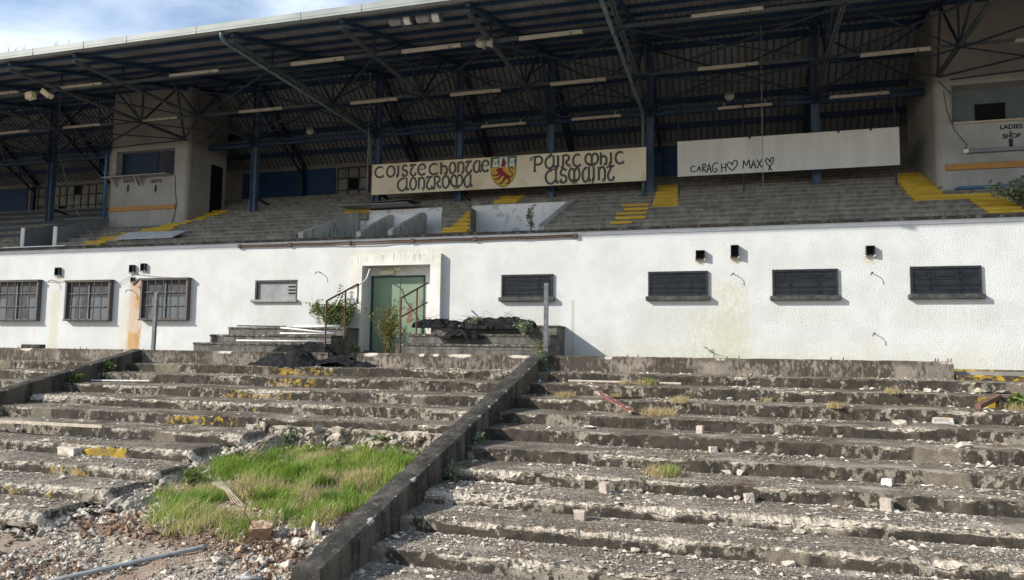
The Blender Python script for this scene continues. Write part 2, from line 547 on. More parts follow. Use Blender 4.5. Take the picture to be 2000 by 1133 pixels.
# dark low wall
t = NT('stained_wall_concrete', .9, 0, .2)
x, y, z = t.xyz()
c = t.mix(t.ramp(t.noise(2.0, 5), .35, .65), (.27, .235, .195), (.17, .15, .128))
ln = t.math('ADD', t.math('MULTIPLY', t.noise(12, 7, .76, sc=(1, 1, .45)), .62), t.math('MULTIPLY', t.noise(.8, 3, .5), .38))
li = t.ramp(ln, .45, .54)
top = t.ramp(z, -.26, -.13, 0, 1)
tan = t.ramp(t.noise(.6, 2, .4, sc=(1.3, 1, .2), off=(2, 0, 0)), .60, .64)
li = t.math('MULTIPLY', li, t.math('SUBTRACT', 1.0, t.math('MULTIPLY', tan, .9)))
c = t.mix(t.math('MULTIPLY', li, .88), c, (.045, .037, .030))
c = t.mix(t.math('MULTIPLY', t.math('MULTIPLY', top, t.ramp(t.noise(4, 4), .3, .6)), .75), c, (.065, .05, .036))
c = t.mix(t.math('MULTIPLY', t.ramp(t.math('ADD', t.attr('chip'), t.math('MULTIPLY', t.math('SUBTRACT', t.noise(16, 4, .7), .5), .8)), .4, .7), .9), c, (.50, .45, .38))
t.color(c)
t.bump(t.noise(30, 5, .7), .6, .025)
MT['lowwall'] = t.mat


def block_mat(name, a, b, bw=.45, bh=.21, mortar=(.10, .10, .095), dirt=.5, darkc=(.05, .05, .045)):
    t = NT(name, .9, 0, .2)
    x, y, z = t.xyz()
    cmb = t.n.new('ShaderNodeCombineXYZ')
    t.l.new(t.math('ADD', x, y), cmb.inputs[0])
    t.l.new(z, cmb.inputs[1])
    br = t.n.new('ShaderNodeTexBrick')
    br.inputs['Scale'].default_value = 1
    br.inputs['Brick Width'].default_value = bw
    br.inputs['Row Height'].default_value = bh
    br.inputs['Mortar Size'].default_value = .006
    br.inputs['Mortar Smooth'].default_value = .3
    br.inputs['Color1'].default_value = (*a, 1)
    br.inputs['Color2'].default_value = (*b, 1)
    br.inputs['Mortar'].default_value = (*mortar, 1)
    t.l.new(cmb.outputs[0], br.inputs['Vector'])
    c = br.outputs['Color']
    c = t.mix(t.math('MULTIPLY', t.ramp(t.noise(3.5, 6, .7, sc=(1.5, 1, .6)), .40, .66), dirt), c, darkc)
    t.color(c)
    t.bump(t.noise(40, 4, .7), .4, .02)
    return t.mat


MT['seatblock'] = block_mat('grey_block_terrace', (.31, .295, .255), (.215, .202, .175), .46, .21, (.16, .15, .13), .6, (.095, .088, .075))
MT['brick'] = block_mat('dark_block_brickwork', (.17, .165, .148), (.12, .115, .10), .38, .16, (.05, .05, .044), .8, (.055, .05, .042))
t = NT('mossy_block_step', .92, 0, .2)
c = t.mix(t.ramp(t.noise(2.5, 5), .35, .65), (.20, .18, .145), (.11, .10, .082))
c = t.mix(t.math('MULTIPLY', t.ramp(t.noise(11, 7, .72), .40, .52), .9), c, (.034, .030, .024))
c = t.mix(t.math('MULTIPLY', t.ramp(t.noise(5, 5, .7), .60, .68), .8), c, (.44, .42, .38))
t.color(c)
t.bump(t.noise(35, 5, .7), .6, .02)
MT['blockstep'] = t.mat
MT['yellow'] = simple('yellow_step_paint', (.45, .295, .025), (.55, .37, .04), 2.2, .65, .1, 40)

# towers and dugouts
t = NT('grey_white_tower_render', .85)
x, y, z = t.xyz()
c = t.mix(t.ramp(t.noise(.8, 6, .6), .35, .7), (.36, .36, .345), (.27, .268, .255))
c = t.mix(t.math('MULTIPLY', t.ramp(t.noise(2.2, 5, .6, sc=(2.5, 2.5, .4)), .5, .75), .45), c, (.20, .195, .18))
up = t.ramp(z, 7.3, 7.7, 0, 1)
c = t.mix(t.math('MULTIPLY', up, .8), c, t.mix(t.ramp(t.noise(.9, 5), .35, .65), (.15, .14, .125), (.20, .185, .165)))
t.color(c)
t.bump(t.noise(30, 4), .2, .015)
MT['tower'] = t.mat
t = NT('peeling_white_dugout_paint', .85)
c = t.mix(t.ramp(t.noise(1.2, 6), .35, .7), (.88, .89, .90), (.78, .79, .80))
c = t.mix(t.math('MULTIPLY', t.ramp(t.noise(1.9, 5, .55, off=(3, 1, 7)), .56, .58), .7), c, (.45, .475, .50))
c = t.mix(t.math('MULTIPLY', t.ramp(t.noise(3, 6, .65, sc=(2, 2, .5)), .58, .72), .55), c, (.20, .19, .15))
t.color(c)
t.bump(t.noise(25, 5), .3, .02)
MT['dugout'] = t.mat
t = NT('streaked_dugout_side', .85)
c = t.mix(t.ramp(t.noise(1.2, 6), .35, .7), (.52, .525, .51), (.40, .405, .39))
c = t.mix(t.math('MULTIPLY', t.ramp(t.noise(4, 6, .65, sc=(2, 2, .35)), .48, .66), .75), c, (.12, .115, .075))
t.color(c)
t.bump(t.noise(25, 5), .3, .02)
MT['dugside'] = t.mat
MT['greywall'] = simple('slate_grey_wall', (.17, .19, .205), (.23, .25, .265), .9, .8, .2, 30)

# green door with rust showing through
t = NT('green_door_paint', .45, 0, .4)
x, y, z = t.xyz()
c = t.mix(t.ramp(t.noise(1.6, 5), .3, .7), (.13, .19, .125), (.175, .24, .16))
c = t.mix(t.math('MULTIPLY', t.ramp(t.noise(3, 6, .6, sc=(2, 1, .5)), .55, .75), .5), c, (.20, .24, .165))
pc = at(800, 612, .33)
dxp = t.math('DIVIDE', t.math('SUBTRACT', x, pc.x), .17)
dzp = t.math('DIVIDE', t.math('SUBTRACT', z, pc.z), .46)
rr = t.math('ADD', t.math('MULTIPLY', dxp, dxp), t.math('MULTIPLY', dzp, dzp))
rr = t.math('ADD', rr, t.math('MULTIPLY', t.math('SUBTRACT', t.noise(6, 5, .7), .5), 3.2))
c = t.mix(t.ramp(rr, .35, .45, 1, 0), c, (.16, .08, .05))
c = t.mix(t.math('MULTIPLY', t.ramp(t.noise(9, 3, .5), .73, .75), .9), c, (.06, .03, .02))
t.color(c)
MT['door'] = t.mat
MT['doorframe'] = simple('dark_green_frame', (.018, .05, .038), (.03, .07, .05), 3, .5)

# sign board, fresh cream with brown damp
t = NT('cream_sign_board', .6)
x, y, z = t.xyz()
c = t.mix(t.ramp(t.noise(.6, 5, .6), .35, .65), (.74, .68, .52), (.66, .59, .43))
c = t.mix(t.math('MULTIPLY', t.ramp(t.noise(1.3, 5, .6, sc=(1, 1, .8), off=(0, 0, 3)), .52, .68), .5), c, (.46, .36, .22))
t.color(c)
MT['signboard'] = t.mat
MT['gold'] = simple('crest_gold_paint', (.52, .34, .05), (.58, .38, .07), 5, .6)
MT['green'] = simple('crest_green_paint', (.025, .14, .08), (.04, .17, .10), 5, .6)
MT['maroon'] = simple('crest_red_paint', (.20, .018, .022), (.26, .03, .03), 5, .6)

# ground
SOIL = [(-6.9, -11.2, 1.5, .35, .9), (-8.6, -10.9, 1.0, .4, .85), (-8.7, -12.5, 1.2, .5, .75), (-5.6, -11.5, .7, .4, .7), (-6.2, -9.2, 2.4, 2.2, .7)]
t = NT('gravel_and_rubble_ground', .95, 0, .15)
c = t.mix(t.ramp(t.noise(1.4, 6, .65), .34, .66), (.31, .25, .195), (.43, .375, .315))
c = t.mix(t.math('MULTIPLY', t.ramp(t.noise(.8, 5, .6, off=(4, 2, 0)), .48, .64), .65), c, (.30, .18, .115))
gx_s, gy_s, gz_s = t.xyz()
for (sx_, sy_, ra_, rb_, k_) in SOIL:
    du = t.math('DIVIDE', t.math('SUBTRACT', gx_s, sx_), ra_)
    dv = t.math('DIVIDE', t.math('SUBTRACT', gy_s, sy_), rb_)
    r2 = t.math('ADD', t.math('ADD', t.math('MULTIPLY', du, du), t.math('MULTIPLY', dv, dv)), t.math('MULTIPLY', t.math('SUBTRACT', t.noise(2.5, 6, .7), .5), 2.2))
    c = t.mix(t.math('MULTIPLY', t.ramp(r2, .5, 1.25, 1, 0), k_), c, t.mix(t.ramp(t.noise(9, 6, .75), .35, .65), (.12, .062, .036), (.26, .155, .10)))
c = t.mix(t.math('MULTIPLY', t.ramp(t.noise(28, 5, .75), .5, .7), .6), c, (.52, .49, .45))
c = t.mix(t.math('MULTIPLY', t.ramp(t.noise(22, 5, .75, off=(1, 7, 2)), .56, .7), .7), c, (.12, .095, .07))
t.color(c)
t.bump(t.noise(24, 7, .8), .9, .05)
MT['ground'] = t.mat
MT['soil'] = simple('red_brown_soil', (.12, .072, .045), (.27, .17, .11), 6, .95, .8, 40, dist=.03)
MT['path'] = simple('concourse_concrete', (.20, .19, .17), (.30, .285, .26), 2, .9, .4, 40)
MT['rubble'] = simple('broken_concrete', (.31, .27, .22), (.62, .56, .475), 7, .95, .6, 45, dist=.02)
MT['rubble_dark'] = simple('grimy_broken_concrete', (.19, .16, .125), (.43, .38, .31), 5, .95, .6, 45, dist=.02)
MT['rubble_pink'] = simple('pinkish_broken_block', (.36, .30, .255), (.50, .435, .385), 7, .95, .5, 45, dist=.02)
MT['rubble_orange'] = simple('orange_brown_broken_block', (.27, .16, .095), (.44, .33, .24), 5, .95, .5, 45, dist=.02)
t = NT('broken_concrete_with_yellow_paint', .9)
x, y, z = t.xyz(t.nor)
c = t.mix(t.ramp(t.noise(6, 5), .35, .65), (.36, .33, .30), (.58, .55, .5))
c = t.mix(t.math('MULTIPLY', t.ramp(z, .55, .75, 0, 1), t.ramp(t.noise(9, 5), .35, .5)), c, (.60, .40, .05))
t.color(c)
t.bump(t.noise(45, 4), .5, .02)
MT['rubble_yellow'] = t.mat


# ================================================================== GROUND AND TERRACE
YS = [-3.3, -4.25, -5.25, -6.22, -7.1, -8.05, -8.92, -9.8, -10.6, -11.45, -12.3, -13.15]


def znose(y):
    return -.52 + .24 * (y + 3.45)


ZS = [znose(y) for y in YS]


def fbm(x, y, z, o=4):
    return noise.fractal(Vector((x, y, z)), 1.0, 2.0, o)


def sstep(a, b, v):
    t_ = max(0.0, min(1.0, (v - a) / (b - a)))
    return t_ * t_ * (3 - 2 * t_)


XK0, XK1 = -4.73, -4.37          # sloping kerb beside the right flight
XL0, XL1 = -16.50, -16.14        # sloping kerb at the far end of the left flight


def hole(x, y, soft=0.0):
    "0 where the left flight is whole, 1 where it has been dug away"
    if x > XK0 + .1 or x < XL0:
        return 0.0
    pts = [(-7.15, -4.6), (-7.2, -8.2), (-7.75, -8.55), (-8.1, -8.7), (-8.9, -8.95), (-9.8, -9.0), (-10.6, -9.2), (-11.45, -9.7), (-12.3, -10.6), (-13.5, -11.2), (-16, -13.2)]
    lim = -14
    for (ya, xa), (yb, xb) in zip(pts, pts[1:]):
        if yb <= y <= ya:
            f = (y - ya) / (yb - ya)
            lim = xa + (xb - xa) * f
            break
    else:
        if y > -7.15:
            return 0.0
    lim += .35 * fbm(x * .8, y * .8, 3.1) + .15 * fbm(x * 3, y * 3, 6.1)
    return sstep(lim - .25 - soft, lim + .25 - soft * .2, x)


def ground_z(x, y):
    "the dirt under and in front of the broken flight"
    a = -1.93 + .175 * (y + 7.2)                # floor of the dug-out part
    a += .10 * fbm(x * .9, y * .9, 0.5) + .035 * fbm(x * 3.2, y * 3.2, 1.5)
    base = max(a, -2.93) if y < -7.0 else a
    under = znose(y) - .42
    if y > -7.05:
        return under
    h_ = hole(x, y)
    if x > XK0 + .05 or x < XL0:
        h_ = 0.0 if y > -13.2 else 1.0
    if y < -13.0:
        h_ = 1.0
    low = -2.93 + .03 * fbm(x * .9, y * .9, .5)
    v = under * (1 - h_) + (base if y > -13.0 else low) * h_
    if -13.9 < y < -12.4:
        f = sstep(-12.4, -13.9, y)
        v = v * (1 - f) + low * f
    if y <= -13.9:
        v = low
    return v


# wide ground sheet (to the horizon) + finely modelled patch by the terrace
g = MB()
xs = list(np.arange(-17.2, -4.1, .085)) + list(np.arange(-4.1, 14, .6))
ysg = list(np.arange(-7.0, -14.6, -.085))
nx = len(xs)
for yy in ysg:
    for xx in xs:
        zz = ground_z(xx, yy)
        zz += .018 * fbm(xx * 9, yy * 9, 2.0)
        g.v.append((xx, yy, zz))
for j in range(len(ysg) - 1):
    for i in range(nx - 1):
        g.f.append((j * nx + i, (j + 1) * nx + i, (j + 1) * nx + i + 1, j * nx + i + 1))
        g.m.append(0)
o = g.build('rubble_ground', MT['ground'], smooth=True, at_=(0, 0, 0))
o['kind'] = 'structure'
g = MB()
zg = -3.0
g.add([(-600, -600, zg), (600, -600, zg), (600, 600, zg), (-600, 600, zg)], [(0, 1, 2, 3)])
o = g.build('ground', MT['ground'], at_=(0, 0, 0))
o['kind'] = 'structure'


# --- terrace flights
def flight(name, label, x0, x1, k0, k1, dx, paints=(), collapse=None, seed=0.0, wear=None):
    root = thing(name, label, 'terrace steps', ((x0 + x1) / 2, -8, -2.9), 'flights of broken concrete terracing')
    TR = [0, .12, .25, .4, .55, .68, .78, .85, .90, .94, .97, 1.0]
    RR = [.08, .16, .25, .35, .46, .58, .72, .86, 1.0]
    for k in range(k0, k1 + 1):
        yb = YS[k - 1] if k else -2.72
        yn, zt = YS[k], ZS[k]
        zb = ZS[k + 1] if k + 1 < len(ZS) else zt - .22
        mb = MB()
        chipv, paintv = [], []
        n = int((x1 - x0) / dx) + 1
        for i in range(n):
            xx = x0 + (x1 - x0) * i / (n - 1)
            cn_ = fbm(xx * .55 + seed, k * 3.7, 1.3, 3) * .9 + fbm(xx * 2.6 + seed, k * 5.1, 7.7, 4) * .55 + fbm(xx * 7 + seed, k * 2.1, 3.3, 3) * .22
            amp = .4 * fbm(xx * .2 + seed, k * 1.9, 9.1, 2) + wear[min(k, 10)]
            if collapse:
                amp += crumble(xx, k)
            c = max(0.0, cn_ * .85 + amp) * .15
            c = min(c, .155)
            w0 = .012 + .006 * fbm(xx * 5, k, 4.4)
            # every nosing is at least a little worn
            c = max(c, w0)
            sag = .014 * fbm(xx * .5 + seed, k * 1.1, 5.5, 3)
            wavy = .016 * fbm(xx * .45 + seed, k * 2.3, 6.5, 3)
            col = collapse(xx, k) if collapse else 0.0
            pt = 0.0
            for (pk, pa, pb) in paints:
                if pk == k and pa <= xx <= pb:
                    pt = 1.0 if (k in (6,) or seed < 5) else .69
            prof = []
            for tt in TR:
                y_ = yb + (yn - yb) * tt
                d = (y_ - yn)
                dz = -max(0.0, c - d) * .75
                prof.append((y_ + (c * .45 if tt == 1.0 else 0), zt + .012 * (1 - tt) + dz, max(0.0, c - d), 0.0))
            for u in RR:
                e = (zt - zb) * u
                pu = max(0.0, c - e)
                prof.append((yn + pu * .9, zt - c * .75 * max(0, 1 - u * 3) - (zt - zb) * u, pu, pt if u < .97 else 0.0))
            for (y_, z_, cv, pv) in prof:
                rgh = .009 + .055 * min(1, cv / .05)
                nz_ = fbm(xx * 9, y_ * 9, z_ * 9 + k, 4) * .8
                ny_ = fbm(xx * 8 + 40, y_ * 8, z_ * 8 + k, 4) * .8
                yy = y_ + ny_ * rgh + wavy
                zz = z_ + nz_ * rgh * .9 + sag
                if col > 0:
                    gz = ground_z(xx, yy) - .05
                    cc = min(1.0, col + .25 * col * nz_)
                    zz = zz * (1 - cc) + min(zz, gz) * cc
                    zz += .05 * ny_ * math.sin(math.pi * min(1, col))
                    yy += .10 * nz_ * math.sin(math.pi * min(1, col))
                    cv = max(cv, min(1, col * 1.4) * .05)
                mb.v.append((xx, yy, zz))
                chipv.append(min(1.0, cv / .045))
                paintv.append(pv)
        m = len(TR) + len(RR)
        for i in range(n - 1):
            for j in range(m - 1):
                mb.f.append((i * m + j, i * m + j + 1, (i + 1) * m + j + 1, (i + 1) * m + j))
                mb.m.append(0)
        # closing faces: the two cut ends and the underside
        s = len(mb.v)
        for i in (0, n - 1):
            xx = x0 + (x1 - x0) * i / (n - 1)
            mb.v += [(xx, yb, zb - .06), (xx, yn, zb - .06)]
            chipv += [0, 0]
            paintv += [0, 0]
        mb.f += [tuple(range(0, m)) + (s + 1, s), tuple(range((n - 1) * m, n * m))[::-1] + (s + 2, s + 3)]
        mb.m += [0, 0]
        ob = mb.build('step', MT['terrace'], root, smooth=False)
        me = ob.data
        for nm, vals in (('chip', chipv), ('paint', paintv)):
            at2 = me.attributes.new(nm, 'FLOAT', 'POINT')
            at2.data.foreach_set('value', vals)
    return root


def xat(px, py, k):
    return at(px, py, YS[k]).x


flight('concrete_terrace', 'wide flight of chipped grey concrete steps right of the long sloping kerb', XK1 + .002, 8.6, 0, 10, .03,
       paints=[(1, xat(1908, 765, 1), xat(1945, 765, 1))], seed=1.0, wear=[-.12, -.08, -.16, -.16, -.12, -.2, .28, .52, .5, .5, .5])


def coll_left(x, k):
    return hole(x, YS[k] + .05) if k >= 5 else 0.0


def crumble(x, k):
    return hole(x, YS[k] + .05, 2.2) * .75 if k >= 5 else 0.0


flight('concrete_terrace', 'broken flight of concrete steps between the two sloping kerbs, dug away above the grass', XL1 + .002, XK0 - .002, 0, 10, .03,
       paints=[(0, xat(530, 725, 0), xat(655, 725, 0)), (1, xat(520, 745, 1), xat(618, 748, 1)), (2, xat(437, 765, 2), xat(568, 772, 2)),
               (3, xat(495, 795, 3), xat(508, 795, 3)), (4, xat(322, 815, 4), xat(402, 820, 4)), (4, xat(412, 820, 4), xat(466, 825, 4)),
               (6, xat(162, 880, 6), xat(246, 885, 6)), (7, xat(95, 920, 7), xat(175, 925, 7)), (8, xat(5, 960, 8), xat(42, 965, 8)), (8, xat(85, 970, 8), xat(100, 970, 8))],
       collapse=coll_left, seed=11.0, wear=[-.2, -.12, .3, .42, -.15, .2, .2, .1, .4, .5, .5])
flight('concrete_terrace', 'narrow wedge of concrete steps left of the upper sloping kerb, at the left edge', -31, XL0 - .002, 0, 7, .09, seed=23.0, wear=[-.12, -.08, -.16, -.16, -.12, -.2, .28, .52, .5, .5, .5])


# --- sloping kerbs
def kerb(label, x0, x1, ya, za, yb, zb, depth=.75, seed=0):
    mb = MB()
    chipv = []
    n = 300
    for i in range(n + 1):
        f = i / n
        y_ = ya + (yb - ya) * f
        z_ = za + (zb - za) * f
        w = .006 * fbm(y_ * 3, seed, 2)
        cl = max(0, fbm(y_ * 3.7 + seed, 1, 3, 4) - .10) * .018
        cr_ = max(0, fbm(y_ * 3.9 + seed, 5, 3, 4) - .05) * .022
        sec = [(x0, z_ - depth), (x0 + w, z_ - .22), (x0 + w, z_ - .05 - cl), (x0 + .015 + cl, z_ - .01), (x0 + .12, z_ + .006), (x1 - .12, z_ + .006), (x1 - .015 - cr_, z_ - .01), (x1 + w, z_ - .05 - cr_), (x1 + w, z_ - .22), (x1, z_ - depth)]
        chipv += [0, 0, .10 + cl / .04, .26 + cl / .02, 0, 0, .30 + cr_ / .02, .14 + cr_ / .04, 0, 0]
        for (a_, b2) in sec:
            mb.v.append((a_, y_ + .004 * fbm(a_ * 9, y_ * 9, 1), b2 + .005 * fbm(a_ * 8, y_ * 8, 3)))
    m = 10
    for i in range(n):
        for j in range(m - 1):
            mb.f.append((i * m + j, i * m + j + 1, (i + 1) * m + j + 1, (i + 1) * m + j))
            mb.m.append(0)
    mb.f += [tuple(range(m))[::-1], tuple(range(n * m, n * m + m))]
    mb.m += [0, 0]
    o = mb.build('sloping_kerb', MT['kerb'])
    o.data.attributes.new('chip', 'FLOAT', 'POINT').data.foreach_set('value', [min(1.0, q) for q in chipv])
    return tag(o, label, 'kerb', 'sloping kerbs between the terrace flights')


KA, KB = (-2.76, -.10), (-12.62, -2.41)
ko = kerb('long black sloping kerb running down beside the grass to the bottom of the photo', XK0, XK1, KA[0], KA[1], KB[0], KB[1], .62)
kerb('sloping kerb higher up on the left, ending at the left edge of the photo', XL0, XL1, KA[0], KA[1], -12.6, -2.42, .62, 4)
# pale paint scars and iron stubs on the long kerb are separate parts
for i, (px, py) in enumerate(((797, 938), (818, 942), (829, 938))):
    p = at(px, py, -9.6)
mb = MB()
for (px, py) in ((805, 905), (826, 902), (832, 898), (965, 775), (975, 772)):
    q = ray(px, py)
    tt = (KA[1] + .2343 * (CAM.y - KA[0])) / (q.z - .2343 * q.y)
    p = CAM + q * tt
    mb.bar(p + Vector((0, 0, -.04)), p + Vector((0, 0, .05)), .018, .018)
mb.build('iron_stub', MT['rebar'], ko)


# --- low dark wall along the top of the terrace
def lowwall(label, x0, x1, ztop, stubs=(), broken=0.0, seed=0, y0=-2.76, y1=-2.46):
    mb = MB()
    chipv = []
    n = int((x1 - x0) / .06)
    for i in range(n + 1):
        xx = x0 + (x1 - x0) * i / n
        c = .012 + max(0, fbm(xx * 1.3 + seed, 2, 3, 4) + broken) * .09
        d = .006 * fbm(xx * 4, seed, 1)
        zt = ztop(xx) - max(0, fbm(xx * 2 + seed, 4, 1)) * .02 - broken * .03
        sec = [(y0 + d, -.75), (y0 + d, -.40), (y0 - d, -.25), (y0 + d * 1.5, zt - c), (y0 + c, zt), (y1 - .02, zt + .004), (y1, zt - .02), (y1, -.75)]
        cv = [0, 0, 0, c / .05, c / .05, 0, 0, 0]
        for (a_, b2), q in zip(sec, cv):
            mb.v.append((xx, a_ + .006 * fbm(xx * 7, a_ * 7, b2 * 7), b2))
            chipv.append(min(1, q - .35))
    m = 8
    for i in range(n):
        for j in range(m - 1):
            mb.f.append((i * m + j, i * m + j + 1, (i + 1) * m + j + 1, (i + 1) * m + j)[::-1])
            mb.m.append(0)
    mb.f += [tuple(range(m)), tuple(range(n * m, n * m + m))[::-1]]
    mb.m += [0, 0]
    o = mb.build('low_wall', MT['lowwall'])
    at2 = o.data.attributes.new('chip', 'FLOAT', 'POINT')
    at2.data.foreach_set('value', chipv)
    tag(o, label, 'wall', 'low concrete walls along the terrace top')
    for px, py, hgt in stubs:
        p = at(px, py, -2.6)
        s = MB()
        s.tube([(p.x, -2.6, ztop(p.x) - .05), (p.x + .004, -2.6, ztop(p.x) + hgt)], .011, 6)
        s.build('iron_stub', MT['rebar'], o)
    return o


lowwall('long dark stained low wall at the top of the right steps, with iron stubs', XK1 + .004, at(1863, 720, -2.76).x, lambda x: -.105,
        [(1225, 695, .05), (1246, 696, .06), (1420, 697, .05), (1443, 697, .06), (1623, 699, .06), (1647, 699, .06), (1827, 702, .06), (1832, 702, .06), (1851, 703, .06), (1857, 703, .06)], 0, 1)
lowwall('pale topped dark low wall along the left steps, ending at the black netting', -31, at(640, 690, -2.76).x, lambda x: -.115,
        [(36, 678, .05), (146, 680, .04), (157, 680, .05), (169, 680, .04), (256, 683, .04), (262, 683, .04), (268, 683, .03), (280, 683, .04)], 0, 5)
lowwall('short low wall with a broken crumbling top edge in front of the door path', at(698, 690, -2.76).x, XK0 - .004, lambda x: -.10, (), .22, 9)
mb = MB()
p0, p1 = at(47, 678, -2.6), at(84, 680, -2.6)
mb.cbox(p0.x, p1.x, -2.72, -2.5, -.115, .0, .02)
o = mb.build('concrete_block', MT['kerb'])
tag(o, 'small dark concrete block lying on the low wall at the left', 'block')

# --- concourse between low wall and building, and the yellow steps at the right end
mb = MB()
mb.box(-46, 16, -2.45, -.001, -.5, -.30)
o = mb.build('concourse_path', MT['path'], at_=(0, 0, 0))
o['kind'] = 'structure'
mb = MB()
xa = at(1866, 735, -2.76).x
r = thing('yellow_edged_step', 'two low steps with flaking yellow paint below the white wall, right edge', 'steps', (6, -2.5, -.5))
t = NT('flaking_yellow_step', .9)
c = t.mix(t.ramp(t.noise(5, 7, .75, sc=(.7, 1, 1.6)), .50, .58), (.05, .043, .034), (.42, .28, .03))
c = t.mix(t.ramp(t.noise(2, 5, .7), .56, .66), c, (.20, .18, .15))
t.color(c)
t.bump(t.noise(30, 4), .4, .02)
mb.cbox(xa + .02, 9, -2.78, -2.2, -.6, -.375, .015)
mb.build('lower_step', t.mat, r)
mb = MB()
mb.cbox(xa + .02, 9, -2.2, -1.5, -.6, -.272, .015)
mb.build('upper_step', t.mat, r)

# ================================================================== GRANDSTAND
GS = thing('grandstand', 'derelict football grandstand with white roughcast front, dark steel roof trusses and grey seating terrace', 'grandstand', (-8, 0, -.3))
XW0, XW1 = -46.0, 16.0
ZC = 3.30

# --- front wall with openings for the doorway and the recessed window
DX0, DX1, DZ1 = at(705, 600, -.16).x, at(838.6, 600, -.16).x, 2.47
WX0, WX1 = at(498, 565, 0).x, at(581, 565, 0).x
WZ0, WZ1 = at(540, 585, 0).z, at(540, 547, 0).z
mb = MB()
xs_ = [XW0, WX0, WX1, DX0, DX1, XW1]
mb.add([(XW0, 0, -.6), (WX0, 0, -.6), (WX0, 0, ZC), (XW0, 0, ZC)], [(0, 1, 2, 3)])
mb.add([(WX0, 0, -.6), (WX1, 0, -.6), (WX1, 0, WZ0), (WX0, 0, WZ0)], [(0, 1, 2, 3)])
mb.add([(WX0, 0, WZ1), (WX1, 0, WZ1), (WX1, 0, ZC), (WX0, 0, ZC)], [(0, 1, 2, 3)])
mb.add([(WX1, 0, -.6), (DX0, 0, -.6), (DX0, 0, ZC), (WX1, 0, ZC)], [(0, 1, 2, 3)])
mb.add([(DX0, 0, DZ1), (DX1, 0, DZ1), (DX1, 0, ZC), (DX0, 0, ZC)], [(0, 1, 2, 3)])
mb.add([(DX1, 0, -.6), (XW1, 0, -.6), (XW1, 0, ZC), (DX1, 0, ZC)], [(0, 1, 2, 3)])
for (a_, b2, c0, c1, dep) in ((WX0, WX1, WZ0, WZ1, .12), (DX0, DX1, -.6, DZ1, .42)):      # reveals
    mb.add([(a_, 0, c0), (a_, dep, c0), (a_, dep, c1), (a_, 0, c1)], [(0, 1, 2, 3)])
    mb.add([(b2, 0, c0), (b2, 0, c1), (b2, dep, c1), (b2, dep, c0)], [(0, 1, 2, 3)])
    mb.add([(a_, 0, c1), (a_, dep, c1), (b2, dep, c1), (b2, 0, c1)], [(0, 1, 2, 3)])
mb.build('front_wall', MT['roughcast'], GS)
# smooth band and coping
mb = MB()
mb.box(XW0, XW1, -.025, .25, ZC - .10, ZC, 0)
mb.build('eaves_band', simple('shade_tinted_band', (.50, .52, .535), (.60, .615, .625), 1.2, .8), GS)  # bluish tint: the coping's shade put into the band colour
mb = MB()
n = 420
for i in range(n + 1):
    xx = XW0 + (XW1 - XW0) * i / n
    for (y_, z_) in ((-.07, ZC + .003), (-.085, ZC + .055), (-.06, ZC + .078), (.35, ZC + .085), (.35, ZC + .003)):
        mb.v.append((xx, y_ + .012 * fbm(xx * 2, y_ * 4, z_ * 4), z_ + (.012 * fbm(xx * 3, y_ * 3, 2) if z_ > ZC + .01 else 0)))
for i in range(n):
    for j in range(5):
        j2 = (j + 1) % 5
        mb.f.append((i * 5 + j, i * 5 + j2, (i + 1) * 5 + j2, (i + 1) * 5 + j))
        mb.m.append(0)
mb.build('coping', MT['coping'], GS)

# --- door surround and door
SX0, SX1 = at(685, 497, -.16).x, at(861, 497, -.16).x
mb = MB()
mb.box(SX0, DX0, -.16, -.002, -.3, 2.785)
mb.box(DX1, SX1, -.16, -.002, -.3, 2.785)
mb.box(DX0, DX1, -.16, -.002, DZ1, 2.785)
sur = mb.build('door_surround', MT['render'], GS)
LX0, LX1 = at(725, 600, .38).x, at(830, 600, .38).x
LZ1 = 2.21
mb = MB()
mb.box(DX0 + .002, LX0, .36, .45, -.3, DZ1 - .002)
mb.box(LX1, DX1 - .002, .36, .45, -.3, DZ1 - .002)
mb.box(LX0, LX1, .36, .45, LZ1, DZ1 - .002)
mb.build('recess_wall', MT['render'], GS)
dr_ = MB()
dr_.box(LX0, LX0 + .07, .33, .42, -.3, LZ1)
dr_.box(LX1 - .04, LX1, .33, .42, -.3, LZ1)
dr_.box(LX0 + .07, LX1 - .04, .33, .42, LZ1 - .05, LZ1)
door = dr_.build('door_frame', MT['doorframe'], GS)
xm = at(780, 600, .36).x
for a_, b2 in ((LX0 + .075, xm - .004), (xm + .004, LX1 - .045)):
    mb = MB()
    mb.cbox(a_, b2, .345, .39, -.3, LZ1 - .055, .006)
    mb.build('door_leaf', MT['door'], door)
mb = MB()
mb.cbox(xm - .045, xm + .02, .330, .347, -.3, LZ1 - .06, .005)
mb.build('cover_strip', MT['door'], door)
p = at(829, 588, .33)
mb = MB()
mb.cbox(p.x - .1, p.x - .02, .31, .343, p.z - .1, p.z + .12, .01)
mb.build('lock_plate', MT['galv'], door)
# light boxes over the door
for a_, b2, lab in (((742, 527), (769, 537), 'long cream emergency light box over the green door'), ((771, 521), (785, 529), 'smaller cream junction box above the green door, to the right')):
    p, q = at(*a_, .3), at(*b2, .3)
    mb = MB()
    mb.cbox(p.x, q.x, .24, .358, q.z, p.z, .015)
    o = mb.build('light_box', MT['cream'])
    tag(o, lab, 'light box')
    m2 = MB()
    m2.box(p.x + .02, q.x - .02, .236, .2395, p.z - .03, p.z - .024)
    m2.build('lid_seam', MT['slate'], o)


